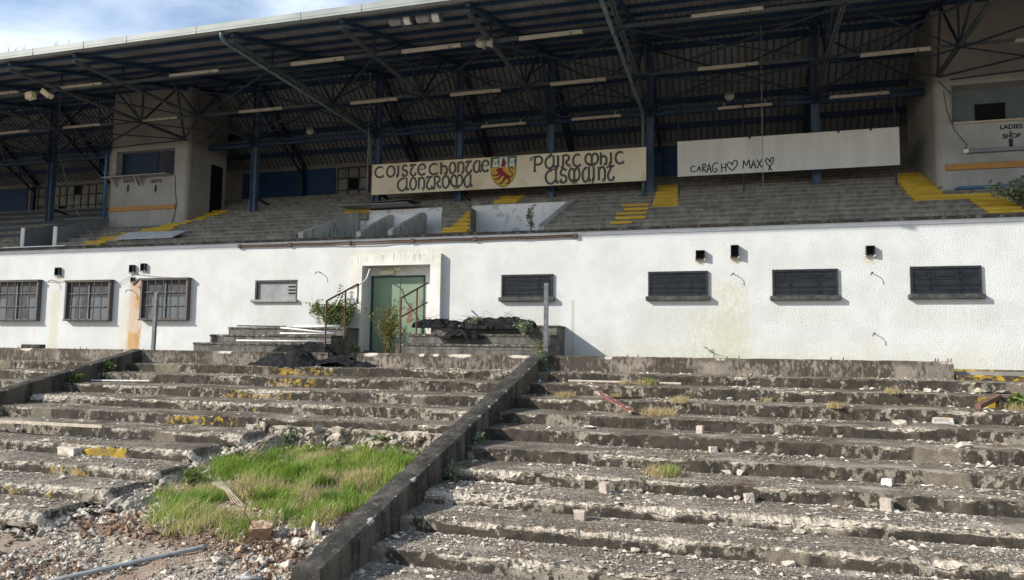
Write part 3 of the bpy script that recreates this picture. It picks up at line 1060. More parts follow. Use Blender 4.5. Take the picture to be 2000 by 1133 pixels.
# --- windows of the front wall
def grille_window(x0, x1, z0, z1):
    f = MB()
    w = .055
    f.box(x0, x1, -.06, -.003, z1 - w, z1)
    f.box(x0, x1, -.06, -.003, z0, z0 + w * .7)
    f.box(x0, x0 + w, -.06, -.003, z0 + w * .7, z1 - w)
    f.box(x1 - w, x1, -.06, -.003, z0 + w * .7, z1 - w)
    wn_ = f.build('window', MT['blackmetal'], GS)
    m2 = MB()
    m2.box(x0 + w, x1 - w, -.012, -.004, z0 + w * .7, z1 - w)
    m2.build('pane', MT['glass'], wn_)
    m2 = MB()
    for fx in (.28, .72):
        xx = x0 + (x1 - x0) * fx
        m2.box(xx - .03, xx + .03, -.028, -.012, z0 + w * .7, z1 - w)
    for fz in (.33, .66):
        zz = z0 + (z1 - z0) * fz
        m2.box(x0 + w, x1 - w, -.034, -.0285, zz - .012, zz + .012)
    m2.build('window_bar', MT['blackmetal'], wn_)
    m2 = MB()                                      # welded wire mesh
    nx_ = int((x1 - x0) / .045)
    for i in range(1, nx_):
        xx = x0 + w + (x1 - x0 - 2 * w) * i / nx_
        m2.box(xx - .0035, xx + .0035, -.054, -.048, z0 + w * .7, z1 - w)
    for fz in (.2, .4, .6, .8):
        zz = z0 + (z1 - z0) * fz
        m2.box(x0 + w, x1 - w, -.062, -.0545, zz - .007, zz + .007)
    m2.build('wire_grille', MT['blackmetal'], wn_)
    m2 = MB()
    m2.cbox(x0 - .06, x1 + .06, -.14, -.002, z0 - .12, z0 - .004, .012)
    m2.build('sill', MT['slate'], wn_)


for (a_, b2) in (((980, 537), (1080, 580)), ((1266, 531), (1383, 578)), ((1508, 527), (1637, 577)), ((1777, 521), (1918, 574))):
    p, q = at(*a_, -.03), at(*b2, -.03)
    grille_window(p.x, q.x, q.z, p.z)


def barred_window(x0, x1, z0, z1, frame):
    f = MB()
    w = .07
    f.box(x0, x1, -.16, -.003, z1 - w, z1)
    f.box(x0, x1, -.16, -.003, z0, z0 + w)
    f.box(x0, x0 + w, -.16, -.003, z0 + w, z1 - w)
    f.box(x1 - w, x1, -.16, -.003, z0 + w, z1 - w)
    f.box(x0 - .04, x1 + .04, -.19, -.003, z1, z1 + .02)
    wn_ = f.build('window', frame, GS)
    m2 = MB()
    m2.box(x0 + w, x1 - w, -.05, -.004, z0 + w, z1 - w)
    m2.build('pane', MT['glass_pane'], wn_)
    m2 = MB()
    for fx in (.5,):
        xx = x0 + (x1 - x0) * fx
        m2.box(xx - .025, xx + .025, -.085, -.05, z0 + w, z1 - w)
    for fz in (.36, .68):
        zz = z0 + (z1 - z0) * fz
        m2.box(x0 + w, x1 - w, -.092, -.0855, zz - .015, zz + .015)
    m2.build('glazing_bar', MT['steel_bar'], wn_)
    m2 = MB()
    for i in range(1, 6):
        xx = x0 + (x1 - x0) * i / 6
        m2.bar((xx, -.175, z0 - .02), (xx + random.uniform(-.01, .01), -.175, z1 + .02), .022, .022)
    m2.bar((x0 - .02, -.19, z0 + .03), (x1 + .02, -.19, z0 + .03), .02, .03)
    m2.bar((x0 - .02, -.19, z1 - .03), (x1 + .02, -.19, z1 - .03), .02, .03)
    m2.build('security_bar', MT['winbar'], wn_)


t = NT('grey_pane_with_curtain', .45, 0, .25)
x, y, z = t.xyz()
cu = t.math('MULTIPLY', t.ramp(z, 1.62, 1.58, 0, 1), t.ramp(t.noise(1.4, 2, .4, sc=(2, 1, .2)), .42, .46))
c = t.mix(t.ramp(t.noise(3, 4), .3, .7), (.030, .030, .035), (.060, .060, .068))
c = t.mix(cu, c, (.10, .115, .13))
t.color(c)
MT['glass_pane'] = t.mat
MT['winbar'] = simple('grey_brown_window_bar', (.075, .072, .070), (.10, .09, .083), 8, .75, .2, 60)
MT['steel_bar'] = simple('grey_window_steel', (.085, .09, .095), (.13, .135, .14), 5, .6)
fr_a = simple('rusty_grey_window_frame', (.085, .085, .088), (.12, .088, .075), 4, .7, .2, 60)
for (a_, b2) in (((-10, 549), (72, 627)), ((130, 549), (213, 627)), ((277, 545), (365, 626))):
    p, q = at(*a_, -.12), at(*b2, -.12)
    barred_window(p.x, q.x, q.z, p.z, fr_a)

# recessed boarded window
f = MB()
w = .06
f.box(WX0, WX1, .0, .10, WZ1 - w, WZ1 - .001)
f.box(WX0 + .001, WX0 + w, .0, .10, WZ0, WZ1 - w)
f.box(WX1 - w, WX1 - .001, .0, .10, WZ0, WZ1 - w)
wn_ = f.build('window', MT['slate'], GS)
m2 = MB()
m2.box(WX0 + w, WX1 - w, .07, .11, WZ0, WZ1 - w)
m2.build('board', simple('grey_window_board', (.16, .165, .17), (.27, .28, .285), 1.4, .6), wn_)
m2 = MB()
for i in range(3):
    zz = WZ0 + (WZ1 - WZ0) * (.28 + .17 * i)
    m2.box(WX1 - .36, WX1 - .12, .062, .069, zz, zz + .045)
m2.build('vent_slot', MT['black'], wn_)
m2 = MB()
m2.cbox(WX0 - .09, WX1 + .04, -.10, .11, WZ0 - .09, WZ0 - .002, .012)
m2.build('sill', simple('grey_window_sill', (.20, .20, .19), (.30, .30, .28), 5, .8), wn_)

# --- duct stubs in the wall
for (x0, y0, x1, y1, hd) in ((111, 523, 119, 537, .10), (256, 518, 264, 531, .10), (278, 515, 286, 528, .10), (257, 542, 263, 549, .06), (1359, 490, 1377, 505, .13), (1427, 480, 1443, 501, .15), (1690, 481, 1708, 497, .12)):
    p, q = at(x0, y0, -.01), at(x1, y1, -.01)
    mb = MB()
    wd = .018
    mb.box(p.x, q.x, -hd, -.003, p.z - wd, p.z)
    mb.box(p.x, p.x + wd, -hd, -.003, q.z, p.z - wd)
    mb.box(q.x - wd, q.x, -hd, -.003, q.z, p.z - wd)
    mb.box(p.x - .02, q.x + .02, -hd * .75, -.003, q.z - .02, q.z)
    v = mb.build('air_duct', MT['blackmetal'], GS)
    m2 = MB()
    m2.box(p.x + wd, q.x - wd, -.02, -.004, q.z, p.z - wd)
    m2.build('duct_mouth', MT['black'], v)
    m2 = MB()
    m2.bar((p.x - .02, -hd * .9, q.z - .03), (p.x + .05, -.01, q.z - .09), .03, .02)
    m2.build('broken_rim', MT['render'], v)
    m2 = MB()
    m2.bar((q.x + .01, -hd * .9, q.z - .02), (q.x - .03, -.01, q.z - .08), .03, .02)
    m2.build('broken_rim', MT['render'], v)


# bent brackets and wires left in the wall
def wire(name, pts, r, mat, parent=None, lab=None, cat=None, group=None):
    m2 = MB()
    m2.tube(pts, r, 6)
    o_ = m2.build(name, mat, parent, smooth=True)
    if lab:
        tag(o_, lab, cat, group)
    return o_


for (hx, hy) in ((1433, 536), (1703, 534), (1707, 652), (626, 533), (108, 549), (258, 568)):
    p = at(hx, hy, 0)
    wire('wall_hook', [p + Vector((0, .02, 0)), p + Vector((.01, -.12, .02)), p + Vector((-.04, -.20, .0)), p + Vector((-.06, -.21, -.07))], .012, MT['rebar'], GS)
p = at(1392, 690, 0)
wire('wall_wire', [p + Vector((0, .02, 0)), p + Vector((-.03, -.12, .08)), p + Vector((.02, -.2, .10)), p + Vector((.04, -.22, -.05)), p + Vector((.02, -.2, -.3))], .010, MT['rebar'], GS)
wire('wall_wire', [at(1374, 677, -.02), at(1381, 680, -.1), at(1390, 690, -.12)], .008, MT['rebar'], GS)
# broken flue and hanging strap by the rust stain
mb = MB()
p = at(261, 557, -.1)
q = at(273, 545, -.16)
mb.bar(p, q, .06, .05)
mb.build('broken_flue', MT['blackmetal'], GS)
wire('wall_cable', [at(70, 549, -.02), at(112, 551, -.03), at(133, 549, -.02)], .006, MT['slate'], GS)
wire('wall_cable', [at(213, 549, -.02), at(235, 552, -.05), at(262, 535, -.02), at(300, 540, -.03), at(368, 544, -.02)], .006, MT['slate'], GS)

# twin rusty conduits under the coping
mb = MB()
for dz in (0, -.045):
    a0, b0 = at(467, 480, -.06), at(1125, 459, -.06)
    pts = [a0 + (b0 - a0) * i / 24 + Vector((0, 0, dz + .006 * math.sin(i * 1.7) - (.03 if 7 < i < 12 and dz < 0 else 0))) for i in range(25)]
    mb.tube(pts, .017, 6)
cdt = mb.build('conduit_pair', MT['rust'], GS, smooth=True)
for f_ in (0.002, .17, .36, .55, .73, .998):
    p = a0 + (b0 - a0) * f_
    m2 = MB()
    m2.cbox(p.x - .06, p.x + .06, -.09, -.01, p.z - .08, p.z + .035, .008)
    m2.build('bracket', MT['rust'], cdt)

# --- seating terrace: rows of block risers
NR = 13
RY = [.30 + .465 * i for i in range(NR)]
RZ = [3.60 + .21 * i for i in range(NR)]
for i in range(NR):
    yb = RY[i] + .465 if i < NR - 1 else 7.2
    mb = MB()
    # the rows stop either side of each dugout
    xl_, xr_ = at(864, 430, RY[i]).x, at(919, 430, RY[i]).x
    xs1 = -13.26 + .61 * (RY[i] - .38) / 2.63
    xe1 = -5.19 + .33 * (RY[i] - .38) / 2.8
    spans = [(XW0, -24.75), (-23.0, xs1), (xl_, xr_), (xe1, XW1)] if RY[i] < 3.0 else ([(XW0, -12.67), (-9.44, -8.47), (-4.87, XW1)] if RY[i] < 3.2 else [(XW0, XW1)])
    zb = RZ[i] - .30
    for x0, x1 in spans:
        n = max(2, int((x1 - x0) / .4))
        o0 = len(mb.v)
        for k in range(n + 1):
            xx = x0 + (x1 - x0) * k / n
            dz = .010 * fbm(xx * .4, i * 3.1, 1)
            mb.v += [(xx, RY[i] + .03, zb), (xx, RY[i] + .03, RZ[i] - .055 + dz), (xx, RY[i] + .004 * fbm(xx * 2, i, 1), RZ[i] - .055 + dz), (xx, RY[i] + .004 * fbm(xx * 2, i, 1), RZ[i] - .012 + dz), (xx, RY[i] + .012, RZ[i] + dz), (xx, yb + .05, RZ[i] + dz), (xx, yb + .05, zb)]
        for k in range(n):
            for j in range(6):
                mb.f.append((o0 + k * 7 + j, o0 + (k + 1) * 7 + j, o0 + (k + 1) * 7 + j + 1, o0 + k * 7 + j + 1))
                mb.m.append(0)
        mb.f += [tuple(o0 + j for j in range(7)), tuple(o0 + n * 7 + j for j in range(7))[::-1]]
        mb.m += [0, 0]
    mb.build('seating_row', MT['seatblock'], GS)
mb = MB()
mb.box(XW0, XW1, .30, 7.2, 2.9, 3.28)
mb.box(XW0, XW1, .251, .31, 3.1, 3.37)
mb.build('seating_base', MT['seatblock'], GS)


# --- yellow painted aisle stairs (each drawn row of the survey)
def stair(rows, lab=None):
    mb = MB()
    base_ = MB()
    for (i, pa, pb) in rows:
        x0 = at(pa, 400, RY[i]).x
        x1 = at(pb, 400, RY[i]).x
        z = RZ[i]
        y2 = RY[i] + .465 + .03
        mb.cbox(x0, x1, RY[i] - .012, y2, z - .072, z + .008, .008)
        # half-height foot step in front of the row
        if lab:
            continue
        mb.cbox(x0 + .01, x1 - .01, RY[i] - .225, RY[i] + .03, z - .178, z - .112, .008)
        base_.box(x0 + .02, x1 - .02, RY[i] - .205, RY[i] + .02, z - .40, z - .18)
    st_ = mb.build('yellow_stair', MT['yellow'], GS)
    if base_.v:
        base_.build('stair_base', MT['seatblock'], st_)


stair([(0, 172, 211), (1, 200, 245), (2, 240, 279), (3, 280, 341), (4, 316, 351), (5, 338, 375), (6, 364, 406), (7, 390, 428), (8, 413, 447)])
stair([(0, 1191, 1234), (1, 1202, 1261), (2, 1204, 1263), (3, 1219, 1266), (4, 1215, 1267)], 'rows')
stair([(4, 1275, 1325), (5, 1276, 1325), (6, 1279, 1325), (7, 1281, 1325), (8, 1283, 1325), (9, 1284, 1325)])
stair([(0, 1922, 1996), (1, 1908, 1985), (2, 1895, 1970), (3, 1781, 1948), (4, 1772, 1842), (5, 1766, 1832), (6, 1760, 1824), (7, 1755, 1816), (8, 1750, 1810), (9, 1748, 1804)])
stair([(0, 866, 919), (1, 888, 919), (2, 896, 919), (3, 904, 919), (4, 911, 919)])
stair([(7, 966, 1013), (8, 978, 1023)])
stair([(6, 676, 724), (7, 690, 745), (8, 709, 757)])

# --- steel frame
ZB = 7.76                                # bottom chord / tie level
YE, ZE = -4.52, 8.02                     # eave
YR, ZR = 3.95, 10.16                     # ridge
YW, ZW = 7.15, 7.72                      # rear wall head


def roof_z(y):
    return ZE + (ZR - ZE) * (y - YE) / (YR - YE) if y <= YR else ZR + (ZW - ZR) * (y - YR) / (YW - YR)


COLX = [-36.9, -32.0, -27.3, -17.38, -12.25, -9.12, -5.85, -2.57, 2.38, 12.2]
for cx_ in COLX:
    mb = MB()
    zb = 4.75
    zt_ = roof_z(3.7) - .12
    mb.box(cx_ - .115, cx_ - .10, 3.60, 3.82, zb, zt_)
    mb.box(cx_ + .10, cx_ + .115, 3.60, 3.82, zb, zt_)
    mb.box(cx_ - .10, cx_ + .10, 3.703, 3.717, zb, zt_)
    c_ob = mb.build('column', MT['column'], GS)
    m2 = MB()
    m2.box(cx_ - .16, cx_ + .16, 3.56, 3.86, ZB - .16, ZB - .13)
    m2.bar((cx_, 3.58, ZB - .13), (cx_, 3.2, ZB + .02), .02, .28)
    m2.build('haunch_plate', MT['steel_navy'], c_ob)
    # raking foot brace behind the column
    m2 = MB()
    m2.bar((cx_ + .02, 3.85, 5.65), (cx_ + .02, 4.75, 5.50), .06, .08)
    m2.build('foot_brace', MT['steel_dark'], c_ob)

TRX = [-36.9, -32.0, -27.3, -23.45, -19.72, -17.38, -12.25, -9.12, -5.85, -2.57, 2.38, 5.45, 8.9, 12.2]
YN = [-2.75, .5, 3.68]
for tx in TRX:
    near = tx in (-23.45, -19.72, 5.45)
    yend = 2.58 if near else 3.66
    mb = MB()
    mb.bar((tx - .032, YE + .05, ZB + .03), (tx - .032, yend, ZB), .045, .075)
    mb.bar((tx + .032, YE + .05, ZB + .03), (tx + .032, yend, ZB), .045, .075)
    tr = mb.build('truss', MT['steel_grey'], GS)
    m2 = MB()
    m2.bar((tx, YE + .05, ZE - .06), (tx, YR, ZR - .14), .10, .11)
    m2.build('top_chord', MT['steel_navy'], tr)
    m2 = MB()
    ys_ = [YE + .25, YN[0], -1.1, YN[1], 2.1, 3.5]
    ys_ = [v for v in ys_ if v < yend]
    for i, yy in enumerate(ys_[1:]):
        if i % 2 == 0:
            m2.bar((tx, yy, ZB + .02), (tx, yy, roof_z(yy) - .16), .045, .045)
    zz = [(YN[0], 0), (-1.1, 1), (YN[1], 0), (2.1, 1), (yend, 0)]
    for (ya, ta), (yb, tb) in zip(zz, zz[1:]):
        za = roof_z(ya) - .17 if ta else ZB + .03
        zb = roof_z(yb) - .17 if tb else ZB + .03
        m2.bar((tx, ya, za), (tx, yb, zb), .05, .05)
    m2.build('truss_web', MT['steel_dark'], tr)
    if not near:
        m2 = MB()                                    # rear rafter with its lower chord
        m2.bar((tx, YR - .05, ZR - .16), (tx, YW - .06, ZW - .12), .10, .12)
        m2.bar((tx, YR - .1, ZR - 1.0), (tx, YW - .3, ZW - .45), .08, .08)
        for f_ in (.15, .4, .65, .9):
            a_ = Vector((tx, YR, ZR - .2)).lerp(Vector((tx, YW, ZW - .15)), f_)
            b2 = Vector((tx, YR, ZR - 1.0)).lerp(Vector((tx, YW - .3, ZW - .45)), min(1, f_ + .12))
            m2.bar(a_, b2, .05, .05)
        m2.bar((tx, YW - .25, 5.9), (tx, YW - .25, ZW - .2), .12, .14)
        m2.build('rear_rafter', MT['steel_dark'], tr)

# ties along the stand and the flat X bracing at chord level
for yy, nm in zip(YN, ('a', 'b', 'c')):
    mb = MB()
    m_ = MT['steel_grey'] if yy < 3 else MT['steel_navy']
    mb.bar((XW0, yy, ZB + .03), (XW1, yy, ZB + .03), .07, .07)
    if yy > 3:
        mb.bar((XW0, yy + .02, ZB - .12), (XW1, yy + .02, ZB - .12), .12, .10)
    mb.build('longitudinal_tie', m_, GS)
for a_, b2 in zip(TRX, TRX[1:]):
    mb = MB()
    for ya, yb in ((YN[0], YN[1]), (YN[1], 2.55)):
        mb.angle((a_, ya, ZB - .03), (b2, yb, ZB - .03), .036, .009)
        mb.angle((b2, ya, ZB - .055), (a_, yb, ZB - .055), .036, .009)
    mb.build('plan_brace', MT['steel_dark'], GS)
for a_, b2 in list(zip(TRX, TRX[1:]))[:]:                     # slanting knee braces in the column line
    mb = MB()
    xm_ = (a_ + b2) / 2
    mb.bar((a_, 3.6, ZB + .05), (xm_, 3.6, ZB + 1.05), .045, .045)
    mb.bar((b2, 3.6, ZB + .05), (xm_, 3.6, ZB + 1.05), .045, .045)
    mb.bar((a_, 3.6, roof_z(3.6) - .3), (xm_, 3.6, ZB + 1.05), .045, .045)
    mb.bar((b2, 3.6, roof_z(3.6) - .3), (xm_, 3.6, ZB + 1.05), .045, .045)
    mb.build('lattice_brace', MT['steel_dark'], GS)

# purlins
for i in range(8):
    yy = YE + .35 + i * 1.08
    mb = MB()
    zz = roof_z(yy)
    mb.box(XW0, XW1, yy - .03, yy + .03, zz - .10, zz - .006)
    mb.build('purlin', MT['steel_navy'], GS)
for f_ in (.0, .26, .52, .78):
    yy = YR + .06 + (YW - YR) * f_
    zz = roof_z(yy) - .09
    mb = MB()
    mb.box(XW0, XW1, yy - .035, yy + .035, zz - .15, zz + .04)
    mb.build('purlin', MT['steel_navy'], GS)


# roof sheets, corrugated down the slope
def sheet(name, mat, ya, za, yb, zb, x0=XW0, x1=XW1, per=.16, amp=.022, off=.02, rib=None):
    mb = MB()
    prof = [(k / 4, amp * math.sin(k * math.pi / 2 + .4)) for k in range(4)] if rib is None else [(0, 0), (1 - rib, 0), (1 - rib * .8, -amp), (1 - rib * .2, -amp)]
    n = int((x1 - x0) / per)
    for i in range(n):
        for fx, h_ in prof:
            xx = x0 + (i + fx) * per
            mb.v += [(xx, ya, za + h_ + off), (xx, yb, zb + h_ + off)]
    for i in range(len(mb.v) // 2 - 1):
        mb.f.append((2 * i, 2 * i + 2, 2 * i + 3, 2 * i + 1))
        mb.m.append(0)
    return mb.build(name, mat, GS, smooth=rib is None)


sheet('roof_sheet', MT['brown_sheet'], YE - .05, ZE - .02, YR + .03, ZR)
sheet('roof_sheet', MT['rear_sheet'], YR - .03, ZR, YW + .15, ZW - .10, per=.215, amp=.055, rib=.30)
mb = MB()
mb.box(XW0, XW1, YR - .16, YR + .16, ZR + .035, ZR + .10)
mb.build('ridge_cap', MT['brown_sheet'], GS)
mb = MB()
mb.box(XW0, XW1, YE - .16, YE - .02, ZE - .03, ZE + .06)
mb.box(XW0, XW1, YE - .19, YE - .162, ZE + .025, ZE + .16)
mb.box(XW0, XW1, YE - .185, YE - .165, ZE - .03, ZE + .024)
gut = mb.build('gutter', MT['gutter'], GS)
for px in (63, 162, 246, 382, 586, 705):
    p = at(px, 110 - px * .129, YE - .19)
    m2 = MB()
    m2.box(p.x - .014, p.x + .014, YE - .197, YE - .15, ZE - .035, ZE + .165)
    m2.build('gutter_joint', MT['galvpipe'], gut)

# downpipes
def pipe(name, pts, r, mat):
    m2 = MB()
    m2.tube(pts, r, 10)
    return m2.build(name, mat, GS, smooth=True)


for tx in (-12.25, -2.57):
    xx = tx - .20
    pipe('downpipe', [(xx, YE - .10, ZE - .03), (xx, YE - .10, ZE - .14), (xx, YE + .05, ZE - .24), (xx, 3.3, ZB - .10), (xx, 3.5, ZB - .25)] + ([(xx, 3.5, 4.98), (xx - .06, 3.42, 4.92), (xx - .14, 3.36, 4.92)] if tx > -5 else [(xx + .02, 3.5, 6.6)]), .055, MT['teal'])
p = at(209, 300, 2.45)
q = at(203, 414, 2.45)
pipe('downpipe', [(p.x - .25, 2.9, 7.5), (p.x, 2.45, 7.35), (p.x, 2.45, 7.2), (q.x + .02, 2.45, 4.7)], .06, MT['bluepipe'])

# rear wall with its blue panels and patched windows
mb = MB()
mb.box(XW0, XW1, YW, YW + .2, -.6, ZW)
mb.build('rear_wall', MT['rearwall'], GS)
RB, RT = 6.02, 7.52
for (pa, pb) in ((-60, 55), (474, 655), (920, 1000), (1265, 1325)):
    x0, x1 = at(pa, 350, YW - .05).x, at(pb, 350, YW - .05).x
    mb = MB()
    mb.cbox(x0, x1, YW - .06, YW - .002, RB, RT, .01)
    mb.build('blue_panel', MT['bluepanel'], GS)
for (pa, pb) in ((62, 204), (659, 722), (735, 800)):
    x0, x1 = at(pa, 350, YW - .05).x, at(pb, 350, YW - .05).x
    mb = MB()
    for zz in (RB, RB + .5, RB + 1.0, RT - .05):
        mb.box(x0, x1, YW - .05, YW - .003, zz, zz + .05)
    nb = max(3, int((x1 - x0) / .42))
    for i in range(nb + 1):
        xx = x0 + (x1 - x0 - .05) * i / nb
        for za, zb in ((RB + .05, RB + .5), (RB + .55, RB + 1.0), (RB + 1.05, RT - .05)):
            mb.box(xx, xx + .05, YW - .05, YW - .003, za, zb)
    wn_ = mb.build('rear_window', MT['steel_dark'], GS)
    m2 = MB()
    m3 = MB()
    rnd_ = random.Random(int(pa))
    for i in range(nb):
        xa_ = x0 + (x1 - x0 - .05) * i / nb + .05
        xb_ = x0 + (x1 - x0 - .05) * (i + 1) / nb
        for za, zb in ((RB + .05, RB + .5), (RB + .55, RB + 1.0), (RB + 1.05, RT - .05)):
            (m3 if rnd_.random() < .16 else m2).box(xa_, xb_, YW - .02, YW - .004, za, zb)
    m2.build('pane', MT['glass_pale'], wn_)
    if m3.v:
        m3.build('broken_pane', MT['black'], wn_)
# dark ledge boards and a low dark terrace seat bank left of the tower
for i in range(5):
    mb = MB()
    yy = 1.6 + i * .9
    mb.box(XW0, -23.6, yy, yy + .06, 3.9 + i * .42, 4.22 + i * .42)
    mb.box(XW0, -23.6, yy + .06, yy + .45, 4.18 + i * .42, 4.22 + i * .42)
    mb.build('dark_bench', MT['steel_dark'], GS)
# side gables close the stand
for xx in (XW0 - .2, XW1):
    mb = MB()
    mb.prism([Vector((xx, 0, -.6)), Vector((xx, 7.3, -.6)), Vector((xx, 7.3, ZW - .05)), Vector((xx, YR, ZR)), Vector((xx, 0, roof_z(0)))], (0, 0, 0), (.2, 0, 0))
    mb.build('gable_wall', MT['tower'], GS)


# --- towers inside the stand
def rounded_box(mb, x0, x1, y0, y1, z0, z1, r=.16, seg=6):
    pts = []
    for cx_, cy_, a0 in ((x0 + r, y0 + r, math.pi), (x1 - r, y0 + r, 1.5 * math.pi)):
        for k in range(seg + 1):
            a = a0 + (math.pi / 2) * k / seg
            pts.append((cx_ + r * math.cos(a), cy_ + r * math.sin(a)))
    pts += [(x1, y1), (x0, y1)]
    n = len(pts)
    mb.add([(a_, b2, z0) for a_, b2 in pts] + [(a_, b2, z1) for a_, b2 in pts],
           [(i, (i + 1) % n, (i + 1) % n + n, i + n) for i in range(n)] + [tuple(range(n))[::-1], tuple(range(n, 2 * n))])


def text_obj(body, size, loc, parent, mat, name='painted_lettering', bold=0.0):
    c = bpy.data.curves.new(name, 'FONT')
    c.body = body
    c.size = size
    c.align_x = 'CENTER'
    c.extrude = .002
    c.offset = bold
    c.materials.append(mat)
    tmp = bpy.data.objects.new(name, c)
    COL.objects.link(tmp)
    me = bpy.data.meshes.new_from_object(tmp)
    bpy.data.objects.remove(tmp)
    o = bpy.data.objects.new(name, me)
    COL.objects.link(o)
    o.parent = parent
    o.location = Vector(loc) - ORG[parent.name]
    o.rotation_euler = (math.pi / 2, 0, 0)
    ORG[o.name] = Vector(loc)
    return o


def arrow(mb, x, z, w, h, y):
    mb.prism([Vector((x - w / 2, y, z)), Vector((x - w / 2, y, z - h * .72)), Vector((x, y, z - h)), Vector((x + w / 2, y, z - h * .72)), Vector((x + w / 2, y, z))], (0, 0, 0), (0, .002, 0))


TY = 2.6
# left tower
tx0, tx1 = -23.18, -19.50
mb = MB()
wx0, wx1 = at(227, 320, TY).x, at(337, 320, TY).x
wz0, wz1 = 6.42, 7.45
rounded_box(mb, tx0, tx1, TY, 4.75, 3.6, wz0)
rounded_box(mb, tx0, tx1, TY, 4.75, wz1, roof_z(TY) - .06)
mb.box(tx0, wx0, TY, 4.7, wz0, wz1)
rounded_box(mb, wx1, tx1, TY, 4.75, wz0, wz1)
mb.box(wx0, wx1, 4.55, 4.7, wz0, wz1)
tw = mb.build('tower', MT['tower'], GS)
m2 = MB()
m2.box(wx0 + .002, wx1 - .95, TY + .30, TY + .34, wz0, wz1)
m2.box(wx1 - .22, wx1 - .05, TY + .24, TY + .28, wz0, wz1 - .3)
m2.build('blue_back_panel', simple('dimmed_blue_panel', (.006, .022, .060), (.010, .032, .08), 1.5, .5), tw)  # blue panels close behind the window, added to darken the interior
m2 = MB()
m2.box(wx1 - .95, wx1 - .002, TY + .32, TY + .35, wz0, wz1)
m2.build('dark_back_panel', MT['steel_dark'], tw)  # dark panel standing in for the unlit part of the window interior
m2 = MB()
m2.box(wx0 - .35, wx1 + .02, TY - .34, TY - .003, wz0 - .035, wz0)
m2.build('counter_shelf', MT['tower'], tw)
for px in (228, 272, 279):
    xx = at(px, 350, TY).x
    m2 = MB()
    m2.prism([Vector((xx, TY - .003, wz0 - .037)), Vector((xx, TY - .32, wz0 - .037)), Vector((xx, TY - .003, wz0 - .42))], (0, 0, 0), (.035, 0, 0))
    m2.build('shelf_bracket', MT['tower'], tw)
p, q = at(213, 406, TY - .03), at(341, 411, TY - .03)
m2 = MB()
m2.cbox(p.x, q.x, TY - .05, TY - .004, 5.11, 5.28, .008)
m2.build('bench_board', MT['orange'], tw)
for px in (251, 305):
    pp = at(px, 355, TY)
    text_obj('GENTS', .17, (pp.x, TY - .004, pp.z - .03), tw, MT['letter'], bold=.007)
    m2 = MB()
    arrow(m2, pp.x, pp.z - .12, .10, .32, TY - .006)
    m2.build('painted_arrow', MT['letter'], tw)
m2 = MB()                                             # dark doorway in the side
m2.box(tx1 - .02, tx1 + .006, 3.86, 4.55, 4.9, 7.1)
m2.build('side_door', MT['black'], tw)
m2 = MB()
m2.tube([(tx0 + .1, TY - .02, 7.62), (tx0 + 1.3, TY - .03, 7.66), (tx1 - .1, TY - .03, 7.70), (tx1 + .02, TY + .6, 7.72)], .022, 6)
m2.tube([(tx1 - .55, TY - .02, 6.4), (tx1 - .5, TY - .02, 5.7), (tx1 - .42, TY - .02, 5.3), (tx1 - .48, TY - .02, 4.9), (tx1 - .6, TY - .02, 4.5)], .010, 5)
m2.build('surface_cable', MT['steel_dark'], tw)

# right tower
ux0, ux1 = 5.36, 11.6
mb = MB()
vx0 = at(1863, 200, TY).x
vx1 = 9.4
vz0, vz1 = 6.40, 7.46
rounded_box(mb, ux0, ux1, TY, 6.0, 3.6, vz0, .22)
rounded_box(mb, ux0, ux1, TY, 6.0, vz1, roof_z(TY) - .06, .22)
rounded_box(mb, ux0, vx0, TY, 6.0, vz0, vz1, .22)
mb.box(vx1, ux1, TY, 5.9, vz0, vz1)
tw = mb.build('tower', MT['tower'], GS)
m2 = MB()
dxa, dxb = at(1903, 200, TY + .5).x, at(1962, 200, TY + .5).x
m2.box(vx0, vx1, TY + .5, TY + .56, vz0, vz1)
m2.build('serving_screen', MT['bluewall'], tw)
m2 = MB()
m2.box(dxa, dxb, TY + .47, TY + .497, vz0, vz0 + .62)
m2.build('dark_hatch', MT['black'], tw)
m2 = MB()
m2.box(vx0 - .03, vx1, TY - .06, TY - .003, vz0 - .05, vz0)
m2.build('hatch_sill', MT['beige'], tw)
p, q = at(1847, 322, TY - .03), at(1847, 334, TY - .03)
m2 = MB()
m2.cbox(p.x, 11, TY - .05, TY - .004, 5.07, 5.24, .008)
m2.build('bench_board', MT['orange'], tw)
pp = at(1975, 250, TY)
text_obj('LADIES', .17, (pp.x, TY - .004, pp.z - .02), tw, MT['letter'], bold=.006)
pp2 = at(1974, 258, TY)
text_obj('&', .14, (pp2.x, TY - .004, pp2.z - .05), tw, MT['letter'])
pp3 = at(1976, 268, TY)
text_obj('SHOP', .17, (pp3.x, TY - .004, pp3.z - .02), tw, MT['letter'], bold=.006)
pp4 = at(1974, 271, TY)
m2 = MB()
arrow(m2, pp4.x, pp4.z, .10, .27, TY - .006)
m2.build('painted_arrow', MT['letter'], tw)
m2 = MB()
p = at(1891, 296, TY - .05)
m2.cbox(p.x, 10.5, TY - .12, TY - .004, p.z - .05, p.z + .05, .01)
lp = m2.build('trunking', MT['greywall'], tw)
m2 = MB()
m2.cbox(p.x - .12, p.x - .005, TY - .13, TY - .005, p.z - .05, p.z + .06, .01)
m2.build('end_box', MT['white'], lp)
m2 = MB()
m2.tube([(ux0 + .4, TY - .02, 7.62), (ux0 + 2, TY - .03, 7.70), (ux0 + 5, TY - .03, 7.78)], .02, 6)
m2.tube([(ux0 + .1, TY - .03, 7.6), (ux0 + .25, TY - .05, 7.4), (vx0 - .06, TY - .03, 7.2)], .012, 6)
m2.tube([(ux0 + .22, TY - .01, 7.3), (ux0 + .28, TY - .01, 6.8), (ux0 + .45, TY - .01, 6.2), (ux0 + .75, TY - .01, 5.75), (p.x - .1, TY - .03, p.z + .04)], .009, 5)
